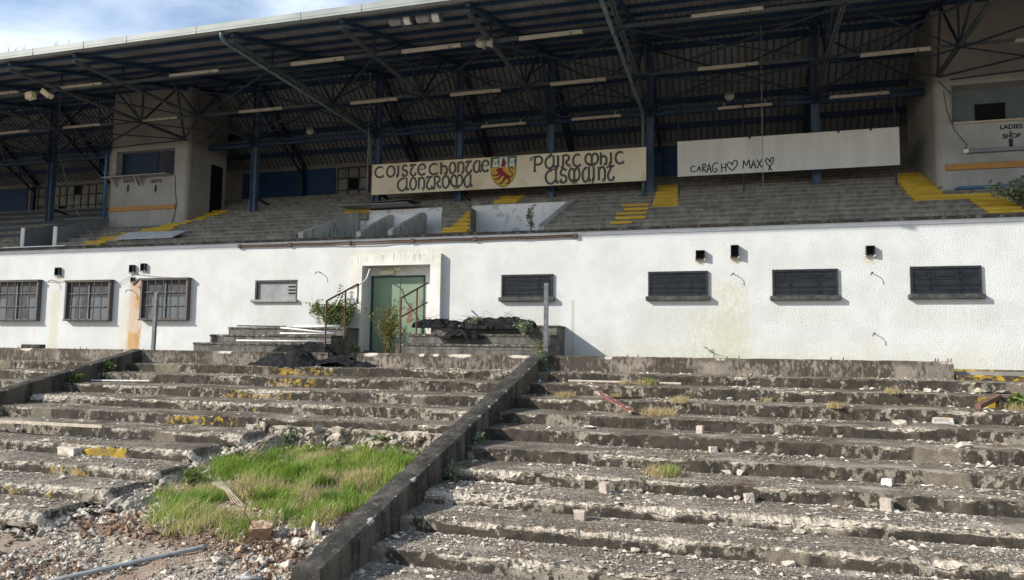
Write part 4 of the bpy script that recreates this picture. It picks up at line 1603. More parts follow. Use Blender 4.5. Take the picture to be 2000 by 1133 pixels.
m2.build('surface_cable', MT['steel_dark'], tw)
p = at(1868, 368, TY - .2)
m2 = MB()
m2.cbox(p.x, p.x + 2.4, TY - .30, TY - .01, p.z - .05, p.z + .03, .01)
m2.build('blue_ledge', MT['bluepipe'], tw)


# --- concrete dugouts behind the coping
def side_wall(mb, x, y0, z0, y1, z1, zb, x2, w=.16):
    "wall running back from the coping, its top sloping up"
    pr_ = [(y0, zb), (y0, z0), (y0 + .06, z0 + .05), (y1 - .10, z1), (y1, z1 - .06), (y1, zb)]
    fx = lambda y_: x + (x2 - x) * (y_ - y0) / (y1 - y0)
    vs_ = [(fx(y_), y_, z_) for y_, z_ in pr_] + [(fx(y_) + w, y_, z_) for y_, z_ in pr_]
    n = len(pr_)
    mb.add(vs_, [tuple(range(n))[::-1], tuple(range(n, 2 * n))] + [(i, (i + 1) % n, (i + 1) % n + n, i + n) for i in range(n)])


dg = thing('dugout', 'roofless white concrete dugout with two dividing walls, behind the coping above the green door', 'dugout', (-11, 1.7, 3.4))
mb = MB()
mb.cbox(-12.66, -9.44, 3.02, 3.17, 3.2, 4.80, .02)
mb.build('back_wall', MT['dugout'], dg)
for (x, z0, y1, z1, x2) in ((-13.25, 3.62, 3.015, 4.77, -12.64), (-11.2, 3.58, 2.3, 4.45, -11.02), (-10.12, 3.60, 2.3, 4.48, -9.86)):
    mb = MB()
    side_wall(mb, x, .38, z0, y1, z1, 3.2, x2)
    mb.build('side_wall', MT['dugside'], dg)
mb = MB()
mb.cbox(-11.0, -9.72, 2.32, 2.45, 3.2, 4.46, .02)
mb.build('seat_back', MT['dugout'], dg)
dg = thing('dugout', 'white flaking concrete dugout with one sloping side wall, below the right half of the lettering', 'dugout', (-7, 1.7, 3.4))
mb = MB()
mb.cbox(-8.47, -4.88, 3.2, 3.36, 3.2, 4.84, .02)
mb.build('back_wall', MT['dugout'], dg)
mb = MB()
side_wall(mb, -5.40, .38, 3.56, 3.195, 4.86, 3.2, -5.06, .2)
mb.build('side_wall', MT['dugside'], dg)
dg = thing('dugout', 'slate grey dugout walls with white painted ends, left of the tower', 'dugout', (-24, 1.7, 3.4))
for (x, y1) in ((-24.72, 3.9), (-23.22, 3.0)):
    mb = MB()
    mb.prism([Vector((x, .40, 3.2)), Vector((x, .40, 4.15)), Vector((x, y1 - .3, 4.95 if x > -24 else 5.08)), Vector((x, y1, 4.95 if x > -24 else 5.08)), Vector((x, y1, 3.2))], (0, 0, 0), (.15, 0, 0))
    sw = mb.build('side_wall', MT['greywall'], dg)
    m2 = MB()
    m2.cbox(x - .02, x + .17, .36, .398, 3.35, 4.20, .02)
    m2.build('end_post', MT['whitepaint'], sw)
# loose sheets lying on the dugout
mb = MB()
a_, b2 = at(669, 408, 2.6), at(803, 400, 2.6)
mb.box(a_.x, b2.x, 2.3, 3.4, 4.86, 4.885)
o = mb.build('loose_sheet', MT['galvpipe'])
tag(o, 'flat grey sheet lying across the top of the dugout left of the lettered sign', 'sheet')
mb = MB()
a_, b2 = at(697, 405, 2.6), at(806, 398, 2.6)
mb.add([(a_.x, 2.4, 4.92), (b2.x, 2.4, 4.99), (b2.x, 3.3, 5.02), (a_.x, 3.3, 4.94), (a_.x, 2.4, 4.94), (b2.x, 2.4, 5.01), (b2.x, 3.3, 5.04), (a_.x, 3.3, 4.96)], [(0, 3, 2, 1), (4, 5, 6, 7), (0, 1, 5, 4), (1, 2, 6, 5), (2, 3, 7, 6), (3, 0, 4, 7)])
o = mb.build('loose_sheet', MT['corr_dark'])
tag(o, 'thin upper sheet propped slightly above the grey sheet on the dugout', 'sheet')


def corr_sheet(c0, ux, uy, L, Wd, mat, per=.09, amp=.018):
    "corrugated sheet: ridges run along ux"
    mb = MB()
    ux, uy = Vector(ux).normalized(), Vector(uy).normalized()
    nn = ux.cross(uy).normalized()
    n = int(Wd / per * 6)
    for t_ in (0, .006):
        for i in range(n + 1):
            h_ = amp * math.sin(i / 6 * 2 * math.pi) + t_
            for e in (0, 1):
                mb.v.append(tuple(Vector(c0) + uy * (Wd * i / n) + ux * (L * e) + nn * h_))
    m = 2 * (n + 1)
    for i in range(n):
        mb.f.append((2 * i, 2 * i + 1, 2 * i + 3, 2 * i + 2))
        mb.f.append((m + 2 * i, m + 2 * i + 2, m + 2 * i + 3, m + 2 * i + 1))
        mb.m += [0, 0]
    return mb.build('corrugated_sheet', mat, smooth=True)


p = at(233, 472, .45)
o = corr_sheet((p.x, .18, 3.60), (1, .03, .0), (0.02, .85, .44), 2.35, .80, MT['corr'])
tag(o, 'grey corrugated metal sheet leaning on the seating rows right of the slate dugout', 'sheet')
p, q = at(9, 482, -.03), at(189, 473, -.03)
mb = MB()
mb.box(p.x, q.x - 1.3, -.10, .26, ZC + .095, ZC + .13)
o = mb.build('bright_strip', MT['white'])
tag(o, 'long bright white strip lying on the coping at the left end', 'sheet')
o = corr_sheet((q.x - 1.3, -.12, ZC + .112), (0, 1, .0), (1, 0, 0), .4, 1.3, MT['white'])
tag(o, 'short white corrugated sheet edge on the coping next to the long bright strip', 'sheet')

# ================================================================== THINGS HUNG IN THE STAND
ORD = ['first', 'second', 'third', 'fourth', 'fifth', 'sixth', 'seventh', 'eighth', 'ninth', 'tenth', 'eleventh']
ROWN = {0: 'in the upper front row under the roof edge', 1: 'in the middle row of lights', 2: 'in the lowest back row'}
rows = [
    (0, YN[0], [(-60, 36, 190, 182), (116, 200, 173.5, 165), (332, 428, 149.5, 140), (569, 673, 127, 115), (785, 900, 103, 89), (1014, 1138, 78, 62), (1350, 1491, 36, 17)]),
    (1, YN[1], [(-20, 57, 265, 256), (125, 197, 251, 244.5), (269, 347, 238.5, 231), (468, 551, 220, 212.5), (685, 776, 203.5, 194), (880, 978, 187, 177), (1075, 1183, 166.5, 155.5), (1363, 1481, 137, 125), (1680, 1818, 111, 95), (1982, 2130, 82, 66)]),
    (2, 3.45, [(940, 1027, 249.5, 241), (1117, 1213, 235.5, 226), (1402, 1508, 214, 204), (1620, 1737, 192, 182)]),
]
for ri, yy, L in rows:
    for i, (xa, xb, ya, yb) in enumerate(L):
        p, q = at(xa, ya, yy), at(xb, yb, yy)
        zc = (p.z + q.z) / 2
        p.z = zc + (p.z - zc) * .3
        q.z = zc + (q.z - zc) * .3
        r = thing('strip_light', '', 'strip light', ((p.x + q.x) / 2, yy, zc), 'cream fluorescent strip lights hung on the roof ties')
        m2 = MB()
        f1 = p.lerp(q, .5)
        m2.bar(p, q, .075, .045)
        m2.build('lamp_cover', MT['lampcover'], r)
        m2 = MB()
        m2.bar(p + Vector((.01, 0, .04)), q + Vector((-.01, 0, .04)), .105, .03)
        for f_ in (.12, .88):
            c_ = p.lerp(q, f_)
            m2.bar(c_ + Vector((0, 0, .05)), (c_.x, yy, ZB + .01), .02, .02)
        m2.build('lamp_housing', MT['speaker'], r)
        m2 = MB()
        c_ = p.lerp(q, .82)
        m2.bar(c_ + Vector((-.012, 0, -.004)), c_ + Vector((.012, 0, -.004)), .09, .06)
        m2.build('clip_band', MT['slate'], r)
        r['label'] = 'cream strip light, %s from the left %s' % (ORD[i], ROWN[ri])

# two floodlights under the roof edge
for i, (xa, ya, xb, yb) in enumerate(((762, 43, 806, 36), (815, 37, 863, 31))):
    yy = -3.9
    p, q = at(xa, ya, yy), at(xb, yb, yy)
    r = thing('floodlight', ['left one of the two cylindrical floodlights under the roof edge', 'right one of the two cylindrical floodlights under the roof edge'][i], 'floodlight', (p.x, yy, p.z), 'cylindrical floodlights under the roof edge')
    d = (q - p)
    m2 = MB()
    m2.tube([p, p + d * .5], .10, 14)
    for k in range(5):
        m2.tube([p + d * (.06 + k * .09), p + d * (.09 + k * .09)], .115, 14)
    m2.build('ballast_housing', MT['flood'], r)
    m2 = MB()
    m2.tube([p + d * .5, p + d * .54, p + d * .62, p + d * .66], [.10, .16, .16, .14], 16)
    m2.build('rim', MT['galv'], r, smooth=False)
    m2 = MB()
    m2.tube([p + d * .95, p + d * 1.0], [.15, .12], 16)
    m2.build('end_cap', MT['galv'], r)
    m2 = MB()
    m2.tube([p + d * .655, p + d * .955], .135, 16)
    m2.build('lens', MT['lens'], r)
    m2 = MB()
    m2.bar(p + d * .45 + Vector((0, 0, .1)), p + d * .45 + Vector((0, 0, .36)), .04, .04)
    m2.build('hanger', MT['steel_dark'], r)
# loudspeaker horns and box speakers
def horn(px, py, yy, lab, s=1.0, flip=1):
    p = at(px, py, yy)
    m2 = MB()
    m2.tube([p + Vector((0, .16 * s, 0)), p, p + Vector((0, -.05 * s, 0)), p + Vector((0, -.16 * s, 0)), p + Vector((0, -.165 * s, 0)), p + Vector((0, -.06 * s, 0))], [.05 * s, .07 * s, .09 * s, .135 * s, .12 * s, .02 * s], 14)
    o = m2.build('loudspeaker', MT['speaker'], smooth=True)
    tag(o, lab, 'loudspeaker')
    m3 = MB()
    m3.bar(p + Vector((0, .05, .05)), (p.x, p.y + .05, ZB), .03, .03)
    m3.build('bracket', MT['steel_dark'], o)
    return o


horn(942, 88, YN[0] - .05, 'round cream horn loudspeaker hanging left of the roof truss, past the floodlights')
horn(957, 86, YN[0] - .02, 'cream horn loudspeaker fixed right on the truss chord, beside the round one', .95)
horn(610, 258, 3.3, 'small horn loudspeaker on the dark tie, left of the lettered sign', 1.1)
horn(1425, 191, 3.3, 'small horn loudspeaker in the dark above the white graffiti board', 1.1)
for (a_, lab, rz_) in (((60, 187), 'square cream box speaker hanging left of the truss near the left edge', .15), ((92, 183), 'tilted cream box speaker hanging just right of the square one', -.7)):
    p = at(*a_, YN[0] - .1)
    bm = bmesh.new()
    bmesh.ops.create_cube(bm, size=1)
    for v in bm.verts:
        v.co = Vector((v.co.x * .27, v.co.y * .2, v.co.z * .21)) if rz_ > 0 else Vector((v.co.x * .36, v.co.y * .2, v.co.z * .16))
    bmesh.ops.bevel(bm, geom=list(bm.edges), offset=.015, segments=1, affect='EDGES')
    bm.transform(Matrix.Translation(p) @ Matrix.Rotation(-rz_ if rz_ > 0 else .62, 4, 'Y'))
    m2 = MB()
    m2.bm(bm)
    o = m2.build('box_speaker', MT['cream'])
    tag(o, lab, 'speaker')
    m3 = MB()
    m3.bar(p + Vector((0, 0, .1)), (p.x, p.y + .1, ZB + .03), .04, .04)
    m3.build('bracket', MT['steel_dark'], o)


# --- hanging chains and cables
def chain(px, y0, y1, yy, lab):
    p, q = at(px, y0, yy), at(px, y1, yy)
    m2 = MB()
    n = int(abs(p.z - q.z) / .055)
    for i in range(n):
        z_ = p.z + (q.z - p.z) * i / n
        a_ = (.016, 0) if i % 2 else (0, .016)
        m2.bar((p.x - a_[0], yy - a_[1], z_), (p.x + a_[0], yy + a_[1], z_), .010, .06)
    o = m2.build('chain', MT['galvpipe'])
    tag(o, lab, 'chain')


chain(727, 20, 372, 2.9, 'long chain hanging past the left end of the lettered sign')
chain(1485, -10, 410, 2.85, 'long chain hanging in front of the white graffiti board')
p, q = at(112, 285, 2.2), at(188, 470, .3)
wire('cable', [p.lerp(q, i / 16) + Vector((0, 0, -.55 * math.sin(math.pi * i / 16))) for i in range(17)], .018, MT['teal'], None, 'loose teal cable sagging from the roof to the slate dugout wall', 'cable')
p, q = at(1112, 236, 3.3), at(1256, 232, 3.3)
m2 = MB()
pts = [p.lerp(q, i / 24) + Vector((0, 0, -.30 * math.sin(math.pi * (i / 24) ** .8))) for i in range(25)]
m2.tube(pts, .012, 5)
for i in range(1, 24):
    m2.tube([pts[i], pts[i] + Vector((0, 0, -.06))], .02, 5)
tag(m2.build('light_string', MT['steel_dark']), 'dark drooping string of bulbs above the right half of the lettered sign', 'light string')

# ================================================================== SIGNS
SY = 3.20
p00, p11 = at(727, 322, SY), at(1262, 354, SY)
SXa, SXb, SZb, SZt = p00.x, p11.x, 5.38, 6.46
mb = MB()
mb.cbox(SXa, SXb, SY, SY + .05, SZb, SZt, .006)
sg = mb.build('sign_board', MT['signboard'])
tag(sg, 'long cream sign board with black Gaelic lettering and a red lion crest', 'sign')
for f_ in (.03, .34, .66, .97):
    xx = SXa + (SXb - SXa) * f_
    m2 = MB()
    m2.bar((xx, SY + .07, SZb + .05), (xx, SY + .07, SZt + .08), .05, .04)
    m2.bar((xx, SY + .07, SZb + .05), (xx + .2, SY + 1.2, SZb - .28), .04, .04)
    m2.build('batten', MT['steel_dark'], sg)


def arcp(cx_, cy_, rx_, ry_, a0, a1, n=14):
    return [(cx_ + rx_ * math.cos(math.radians(a0 + (a1 - a0) * i / n)), cy_ + ry_ * math.sin(math.radians(a0 + (a1 - a0) * i / n))) for i in range(n + 1)]


def spiral(cx_, cy_, r0, a0, turns=1.1, n=14, s=1):
    return [(cx_ + r0 * (1 - .75 * i / n) * math.cos(math.radians(a0 + s * 360 * turns * i / n)), cy_ + r0 * (1 - .75 * i / n) * math.sin(math.radians(a0 + s * 360 * turns * i / n))) for i in range(n + 1)]


# every glyph: list of (points in a unit box, thickness profile)  -- half-uncial forms
TH, TN = 'thick', 'thin'
GL = {
    'c': [(arcp(.52, .5, .46, .47, 62, 300), TH), (spiral(.80, .14, .13, 200, 1.1, s=1), TN), ([(.70, .93), (.88, .80)], TN)],
    'o': [(arcp(.5, .5, .45, .47, 0, 360, 22), TH)],
    'i': [([(.05, .93), (.5, .97)], TN), ([(.5, .97), (.5, .10)], TH), (spiral(.22, .10, .24, 0, 1.1, s=-1), TN)],
    's': [(arcp(.52, .73, .38, .24, 30, 235, 10) + arcp(.46, .27, .42, .26, 70, -150, 12), TH), (spiral(.20, .16, .13, 200, 1.1, s=-1), TN)],
    't': [([(.0, .86), (.18, .97), (.95, .97)], TH), ([(.62, .97), (.45, .80)] + arcp(.55, .34, .40, .34, 120, 330, 12), TH), (spiral(.86, .20, .12, 250, 1.1, s=1), TN)],
    'e': [(arcp(.5, .5, .45, .47, 10, 310, 18), TH), ([(.06, .50), (.92, .56)], TN), (spiral(.80, .13, .12, 220, 1.1, s=1), TN)],
    'h': [([(.0, 1.0), (.16, 1.02)], TN), ([(.16, 1.02), (.16, .0)], TH), (arcp(.52, .42, .36, .30, 165, 0, 10) + [(.88, .2), (.80, .02)], TH), (spiral(.66, .08, .15, 0, 1.1, s=-1), TN)],
    'n': [([(.0, .92), (.18, .97)], TN), ([(.18, .97), (.18, .05)], TH), (arcp(.54, .60, .35, .36, 165, 0, 10) + [(.89, .1)], TH), (spiral(.72, .08, .17, 0, 1.1, s=-1), TN)],
    'a': [(arcp(.45, .46, .40, .46, 75, 340, 16), TH), ([(.30, .97), (.86, .97), (.86, .06)], TH), (spiral(1.0, .10, .13, 180, 1.1, s=1), TN)],
    'r': [([(.0, .92), (.18, .97)], TN), ([(.18, .97), (.18, .0)], TH), (spiral(.04, .05, .13, 0, 1.1, s=-1), TN), (arcp(.46, .74, .36, .24, 150, -90, 12), TH), ([(.42, .50), (.72, .12)], TH), (spiral(.88, .14, .15, 200, 1.1, s=1), TN)],
    'm': [(arcp(.26, .56, .24, .42, 20, 300, 16), TH), (arcp(.74, .56, .24, .42, 160, -120, 16), TH), ([(.5, .90), (.5, .02)], TH), (spiral(.36, .04, .13, 0, 1.1, s=-1), TN), (spiral(.64, .04, .13, 180, 1.1, s=1), TN)],
    'p': [([(.0, .90), (.16, 1.02), (.5, 1.03)], TN), ([(.28, 1.0), (.28, -.18)], TH), ([(.10, -.20), (.46, -.16)], TN), (arcp(.58, .68, .38, .33, 150, -120, 16), TH), (spiral(-.02, .80, .14, 60, 1.1, s=1), TN)],
    "'": [([(.1, .0), (.9, 1.0)], TH)],
}


def ribbon(mb, pts, w, y, tk=.003):
    pts = [Vector((a_, 0, b2)) for a_, b2 in pts]
    L_, R_ = [], []
    for i, p_ in enumerate(pts):
        d = (pts[min(i + 1, len(pts) - 1)] - pts[max(i - 1, 0)])
        d.normalize()
        nrm = Vector((-d.z, 0, d.x))
        ww = w[i] if isinstance(w, list) else w
        L_.append(p_ + nrm * ww)
        R_.append(p_ - nrm * ww)
    o0 = len(mb.v)
    for a_, b2 in zip(L_, R_):
        mb.v += [(a_.x, y, a_.z), (b2.x, y, b2.z), (a_.x, y + tk, a_.z), (b2.x, y + tk, b2.z)]
    for i in range(len(pts) - 1):
        k = o0 + i * 4
        mb.f += [(k, k + 1, k + 5, k + 4), (k + 2, k + 6, k + 7, k + 3), (k, k + 4, k + 6, k + 2), (k + 1, k + 3, k + 7, k + 5)]
        mb.m += [0] * 4


def glyph(mb, mb2, ch, x0, x1, zb, zt, y):
    w, h = x1 - x0, zt - zb
    for pts, kind in GL[ch]:
        P = [(x0 + a_ * w, zb + b2 * h) for a_, b2 in pts]
        ribbon(mb, P, .036 if kind == TH else .015, y)
        if kind == TH:                                   # grey inline shade of the letters
            ribbon(mb2, P, .008, y - .0025, .002)


def sign_x(zx):                                          # measured along the board
    pz = at(700 + zx / 3.3333, 270 + (165 - (zx - 90) * .0642 + 100) / 3.3333, SY)
    return pz.x


LINES = [
    ('Coiste', .925, .555, [('c', 105, 172), ('o', 182, 238), ('i', 246, 272), ('s', 282, 322), ('t', 332, 378), ('e', 385, 440)]),
    ('Chontae', .915, .545, [('c', 458, 524), ('h', 530, 582), ('o', 590, 634), ('n', 640, 690), ('t', 695, 740), ('a', 747, 795), ('e', 801, 852)]),
    ('Aontroma', .50, .09, [('a', 254, 326), ('o', 336, 380), ('n', 386, 436), ('t', 440, 486), ('r', 488, 540), ('o', 546, 594), ('m', 602, 680), ('a', 688, 738)]),
    ('Páirc', .92, .53, [('p', 1128, 1200), ('a', 1214, 1280), ('i', 1288, 1312), ('r', 1322, 1382), ('c', 1394, 1454)]),
    ('Mhic', .91, .54, [('m', 1476, 1562), ('h', 1570, 1622), ('i', 1632, 1658), ('c', 1670, 1736)]),
    ('Asmaint', .50, .06, [('a', 1216, 1298), ('s', 1310, 1362), ('m', 1370, 1442), ('a', 1457, 1508), ('i', 1520, 1545), ('n', 1556, 1612), ('t', 1618, 1668)]),
]
for word, vt, vb, gl in LINES:
    mb, mb2 = MB(), MB()
    for ch, a_, b2 in gl:
        glyph(mb, mb2, ch, sign_x(a_), sign_x(b2), SZb + (SZt - SZb) * vb, SZb + (SZt - SZb) * vt, SY - .004)
    if word == 'Páirc':
        glyph(mb, mb2, "'", sign_x(1238), sign_x(1262), SZb + (SZt - SZb) * .90, SZb + (SZt - SZb) * .985, SY - .004)
    wd = mb.build('painted_word', MT['letter'], sg)
    mb2.build('letter_highlight', MT['letter_grey'], wd)

# crest: shield, three top panels with two towers and a red hand, a red lion below
cx0, cx1 = sign_x(860), sign_x(1029)
cz1, cz0 = SZt - .015, SZb + .02
cw, chh = cx1 - cx0, cz1 - cz0


def cr_pt(u, v):
    return Vector((cx0 + u * cw, 0, cz0 + v * chh))


def flat(name, poly, y, mat, parent, tk=.003):
    bm = bmesh.new()
    vv = [bm.verts.new((p_.x, y, p_.z)) for p_ in poly]
    f = bm.faces.new(vv)
    bmesh.ops.triangulate(bm, faces=[f], ngon_method='EAR_CLIP')
    bmesh.ops.solidify(bm, geom=list(bm.faces), thickness=0.0001)
    m2 = MB()
    m2.bm(bm)
    return m2.build(name, mat, parent)


def shield(g_):
    lo = [(0, .62), (.01, .48), (.06, .33), (.16, .19), (.31, .07), (.5, 0)]
    pl = [(0, 1)] + lo + [(1 - a_, b2) for a_, b2 in lo[::-1][1:]] + [(1, 1)]
    return [cr_pt(.5 + (a_ - .5) * g_, .5 + (b2 - .5) * g_) for a_, b2 in pl]


crest = flat('crest', shield(1.0), SY - .004, MT['letter'], sg)
flat('crest_field', shield(.955), SY - .008, MT['gold'], crest)
flat('crest_panel', [cr_pt(a_, b2) for a_, b2 in ((.025, .655), (.335, .655), (.335, .975), (.025, .975))], SY - .012, MT['green'], crest)
flat('crest_panel', [cr_pt(a_, b2) for a_, b2 in ((.34, .655), (.66, .655), (.66, .975), (.34, .975))], SY - .012, MT['whitepaint'], crest)
flat('crest_panel', [cr_pt(a_, b2) for a_, b2 in ((.665, .655), (.975, .655), (.975, .975), (.665, .975))], SY - .012, MT['green'], crest)
for u0 in (.07, .71):
    tp = [(0, 0), (.24, 0), (.24, .05), (.20, .07), (.19, .20), (.23, .22), (.23, .27), (.18, .27), (.18, .245), (.145, .245), (.145, .27), (.095, .27), (.095, .245), (.06, .245), (.06, .27), (.01, .27), (.01, .22), (.05, .20), (.04, .07), (0, .05)]
    cs = flat('crest_tower', [cr_pt(u0 + a_, .67 + b2) for a_, b2 in tp], SY - .016, MT['whitepaint'], crest)
    m2 = MB()
    c1 = cr_pt(u0 + .12, .77)
    m2.box(c1.x - .008, c1.x + .008, SY - .019, SY - .0165, c1.z - .04, c1.z + .07)
    m2.box(c1.x - .03, c1.x + .03, SY - .0195, SY - .0192, c1.z + .02, c1.z + .036)
    m2.build('crest_cross', MT['letter'], crest)
hand = [(.43, .665), (.57, .665), (.57, .73), (.60, .76), (.62, .83), (.585, .84), (.565, .81), (.565, .90), (.54, .91), (.535, .945), (.51, .945), (.505, .96), (.48, .955), (.475, .93), (.45, .925), (.445, .80), (.42, .76), (.43, .72)]
flat('crest_hand', [cr_pt(a_, b2) for a_, b2 in hand], SY - .016, MT['maroon'], crest)
m2 = MB()
LIMBS = [([(.33, .56), (.40, .52), (.50, .45), (.60, .39), (.69, .34)], [.085, .10, .085, .062, .070]),
         ([(.47, .60), (.40, .60), (.33, .58), (.26, .57), (.215, .55)], [.03, .055, .065, .045, .022]),
         ([(.36, .635), (.40, .655), (.45, .64)], [.012, .022, .018]),
         ([(.40, .50), (.31, .43), (.22, .395), (.14, .40), (.10, .425)], [.050, .042, .030, .030, .026]),
         ([(.46, .45), (.39, .36), (.31, .29), (.22, .275), (.17, .295)], [.050, .042, .032, .030, .026]),
         ([(.63, .36), (.54, .27), (.49, .20), (.44, .14), (.35, .125)], [.062, .046, .030, .030, .026]),
         ([(.70, .35), (.71, .26), (.75, .19), (.71, .135), (.62, .13)], [.060, .044, .030, .030, .026])]
for li_, (lp_, lw_) in enumerate(LIMBS):
    q_ = [cr_pt(a_, b2) for a_, b2 in lp_]
    ribbon(m2, [(p_.x, p_.z) for p_ in q_], [v_ * .9 for v_ in lw_], SY - .0105 - .0007 * li_, .001)
m2.build('crest_lion', MT['maroon'], crest)
m2 = MB()
tail = [(.71, .36), (.78, .33), (.845, .37), (.85, .44), (.80, .50), (.745, .54), (.74, .60), (.79, .635), (.85, .61), (.885, .57)]
tp_ = [cr_pt(a_, b2) for a_, b2 in tail]
ribbon(m2, [(p_.x, p_.z) for p_ in tp_], .022, SY - .0095, .001)
m2.build('crest_lion_tail', MT['maroon'], crest)
an = MB()
c1 = cr_pt(.115, .53)
an.box(c1.x - .004, c1.x + .004, SY - .0105, SY - .009, c1.z - .05, c1.z + .06)
an.box(c1.x - .03, c1.x + .03, SY - .011, SY - .0106, c1.z + .03, c1.z + .038)
ribbon(an, [(c1.x - .04, c1.z - .02), (c1.x - .02, c1.z - .045), (c1.x, c1.z - .05), (c1.x + .02, c1.z - .045), (c1.x + .04, c1.z - .02)], .004, SY - .012)
an.build('crest_anchor', MT['letter'], crest)

# white board with painted graffiti
p, q = at(1323, 277, SY), at(1758, 320, SY)
GX0, GX1, GZ0, GZ1 = p.x, q.x, 5.45, 6.56
mb = MB()
n = 3
for i in range(n):
    mb.cbox(GX0 + (GX1 - GX0) * i / n + (.0015 if i else 0), GX0 + (GX1 - GX0) * (i + 1) / n, SY, SY + .05, GZ0, GZ1, .003)
gb = mb.build('sign_board', MT['whitepaint'])
tag(gb, 'blank off-white board sprayed with black names and two hearts', 'sign')
for f_ in (.005, .315, .985):
    xx = GX0 + (GX1 - GX0) * f_
    m2 = MB()
    m2.tube([(xx, SY + .08, 4.75), (xx, SY + .08, ZB)], .028, 6)
    m2.build('support_pole', MT['steel_dark'], gb)
for px in (1464, 1638, 1701):
    pp = at(px, 266, SY - .01)
    m2 = MB()
    m2.box(pp.x - .03, pp.x + .03, SY - .012, SY - .001, GZ1 - .06, GZ1 + .012)
    m2.build('fixing_clip', MT['steel_dark'], gb)


def gz(zx, zy):          # survey inset: x offset 1300, scale 2.36
    pt_ = at(1300 + zx / 2.36, zy / 2.36, SY)
    return (pt_.x, pt_.z)


STK = [  # CARAGH (heart) MAX (heart)
    [(137, 768), (124, 766), (116, 776), (119, 790), (131, 793), (141, 788)],
    [(145, 791), (153, 765), (164, 790)], [(148, 781), (161, 779)],
    [(172, 793), (171, 757), (184, 757), (186, 768), (173, 775), (188, 795)],
    [(190, 797), (200, 752), (211, 798)], [(194, 781), (208, 779)],
    [(240, 752), (225, 752), (215, 768), (219, 790), (232, 794), (239, 782), (228, 776)],
    [(258, 754), (259, 793)], [(277, 752), (278, 792)], [(259, 774), (278, 772)],
    [(308, 787), (288, 772), (284, 757), (291, 748), (302, 752), (307, 762), (313, 744), (324, 738), (331, 748), (328, 764), (308, 787)],
    [(356, 778), (360, 738), (372, 765), (384, 734), (390, 776)],
    [(394, 777), (405, 738), (416, 776)], [(398, 762), (413, 760)],
    [(420, 735), (444, 773)], [(444, 734), (421, 776)],
    [(490, 787), (478, 766), (464, 752), (460, 740), (468, 729), (479, 740), (481, 750), (486, 730), (494, 725), (499, 736), (492, 752), (480, 770), (474, 786)],
]
mb = MB()
for s_ in STK:
    pts = [gz(*a_) for a_ in s_]
    dense = []
    for a_, b2 in zip(pts, pts[1:]):
        dense += [(a_[0] + (b2[0] - a_[0]) * k / 3, a_[1] + (b2[1] - a_[1]) * k / 3) for k in range(3)]
    dense.append(pts[-1])
    ribbon(mb, dense, .017, SY - .004)
mb.build('graffiti', MT['letter'], gb)

# ================================================================== STEPPED BLOCKS, RAILS, POSTS
r = thing('stepped_block', 'mossy stepped brick block left of the green door, with white pipes lying on it', 'steps', (-12, -1.3, -.3), 'stepped blocks either side of the green door')
LB1 = -9.62 - 1.0
for i, (y0, zt_) in enumerate(((-2.44, .12), (-1.75, .36), (-.95, .60))):
    mb = MB()
    x1 = [-10.72, -10.9, -10.95][0]
    mb.box(-14.68, x1, y0 + .02, -.01 if i == 2 else [-1.73, -.93][i], -.3, zt_ - .06)
    tier = mb.build('tier', MT['brick'], r)
    m2 = MB()
    n = 60
    for k in range(n + 1):
        xx = -14.70 + (x1 + .02 + 14.70) * k / n
        c = .01 + max(0, fbm(xx * 2.1, i * 3, 4)) * .05
        for (y_, z_) in ((y0, zt_ - .058), (y0, zt_ - .015 - c), (y0 + .015 + c, zt_), ([-1.73, -.93, -.01][i], zt_), ([-1.73, -.93, -.01][i], zt_ - .058)):
            m2.v.append((xx, y_ + .006 * fbm(xx * 6, y_, z_ * 5), z_ + .004 * fbm(xx * 5, y_ * 5, 2)))
    for k in range(n):
        for j in range(5):
            j2 = (j + 1) % 5
            m2.f.append((k * 5 + j, k * 5 + j2, (k + 1) * 5 + j2, (k + 1) * 5 + j))
            m2.m.append(0)
    m2.f += [tuple(range(5))[::-1], tuple(range(n * 5, n * 5 + 5))]
    m2.m += [0, 0]
    m2.build('tread_slab', MT['blockstep'], tier)
r = thing('stepped_block', 'mossy stepped brick block right of the green door, half covered in black netting', 'steps', (-6.4, -1.3, -.3), 'stepped blocks either side of the green door')
for i, (y0, zt_) in enumerate(((-2.44, .15), (-1.75, .42), (-.95, .68))):
    mb = MB()
    xl = [-8.44, -8.40, -8.1][i]
    mb.box(xl + .02, -4.50, y0 + .02, -.01 if i == 2 else [-1.73, -.93][i], -.3, zt_ - .06)
    tier = mb.build('tier', MT['brick'], r)
    m2 = MB()
    n = 60
    for k in range(n + 1):
        xx = xl + (-4.48 - xl) * k / n
        c = .01 + max(0, fbm(xx * 2.1, i * 3 + 9, 4)) * .05
        for (y_, z_) in ((y0, zt_ - .058), (y0, zt_ - .015 - c), (y0 + .015 + c, zt_), ([-1.73, -.93, -.01][i], zt_), ([-1.73, -.93, -.01][i], zt_ - .058)):
            m2.v.append((xx, y_ + .006 * fbm(xx * 6, y_, z_ * 5), z_ + .004 * fbm(xx * 5, y_ * 5, 2)))
    for k in range(n):
        for j in range(5):
            j2 = (j + 1) % 5
            m2.f.append((k * 5 + j, k * 5 + j2, (k + 1) * 5 + j2, (k + 1) * 5 + j))
            m2.m.append(0)
    m2.f += [tuple(range(5))[::-1], tuple(range(n * 5, n * 5 + 5))]
    m2.m += [0, 0]
    m2.build('tread_slab', MT['blockstep'], tier)


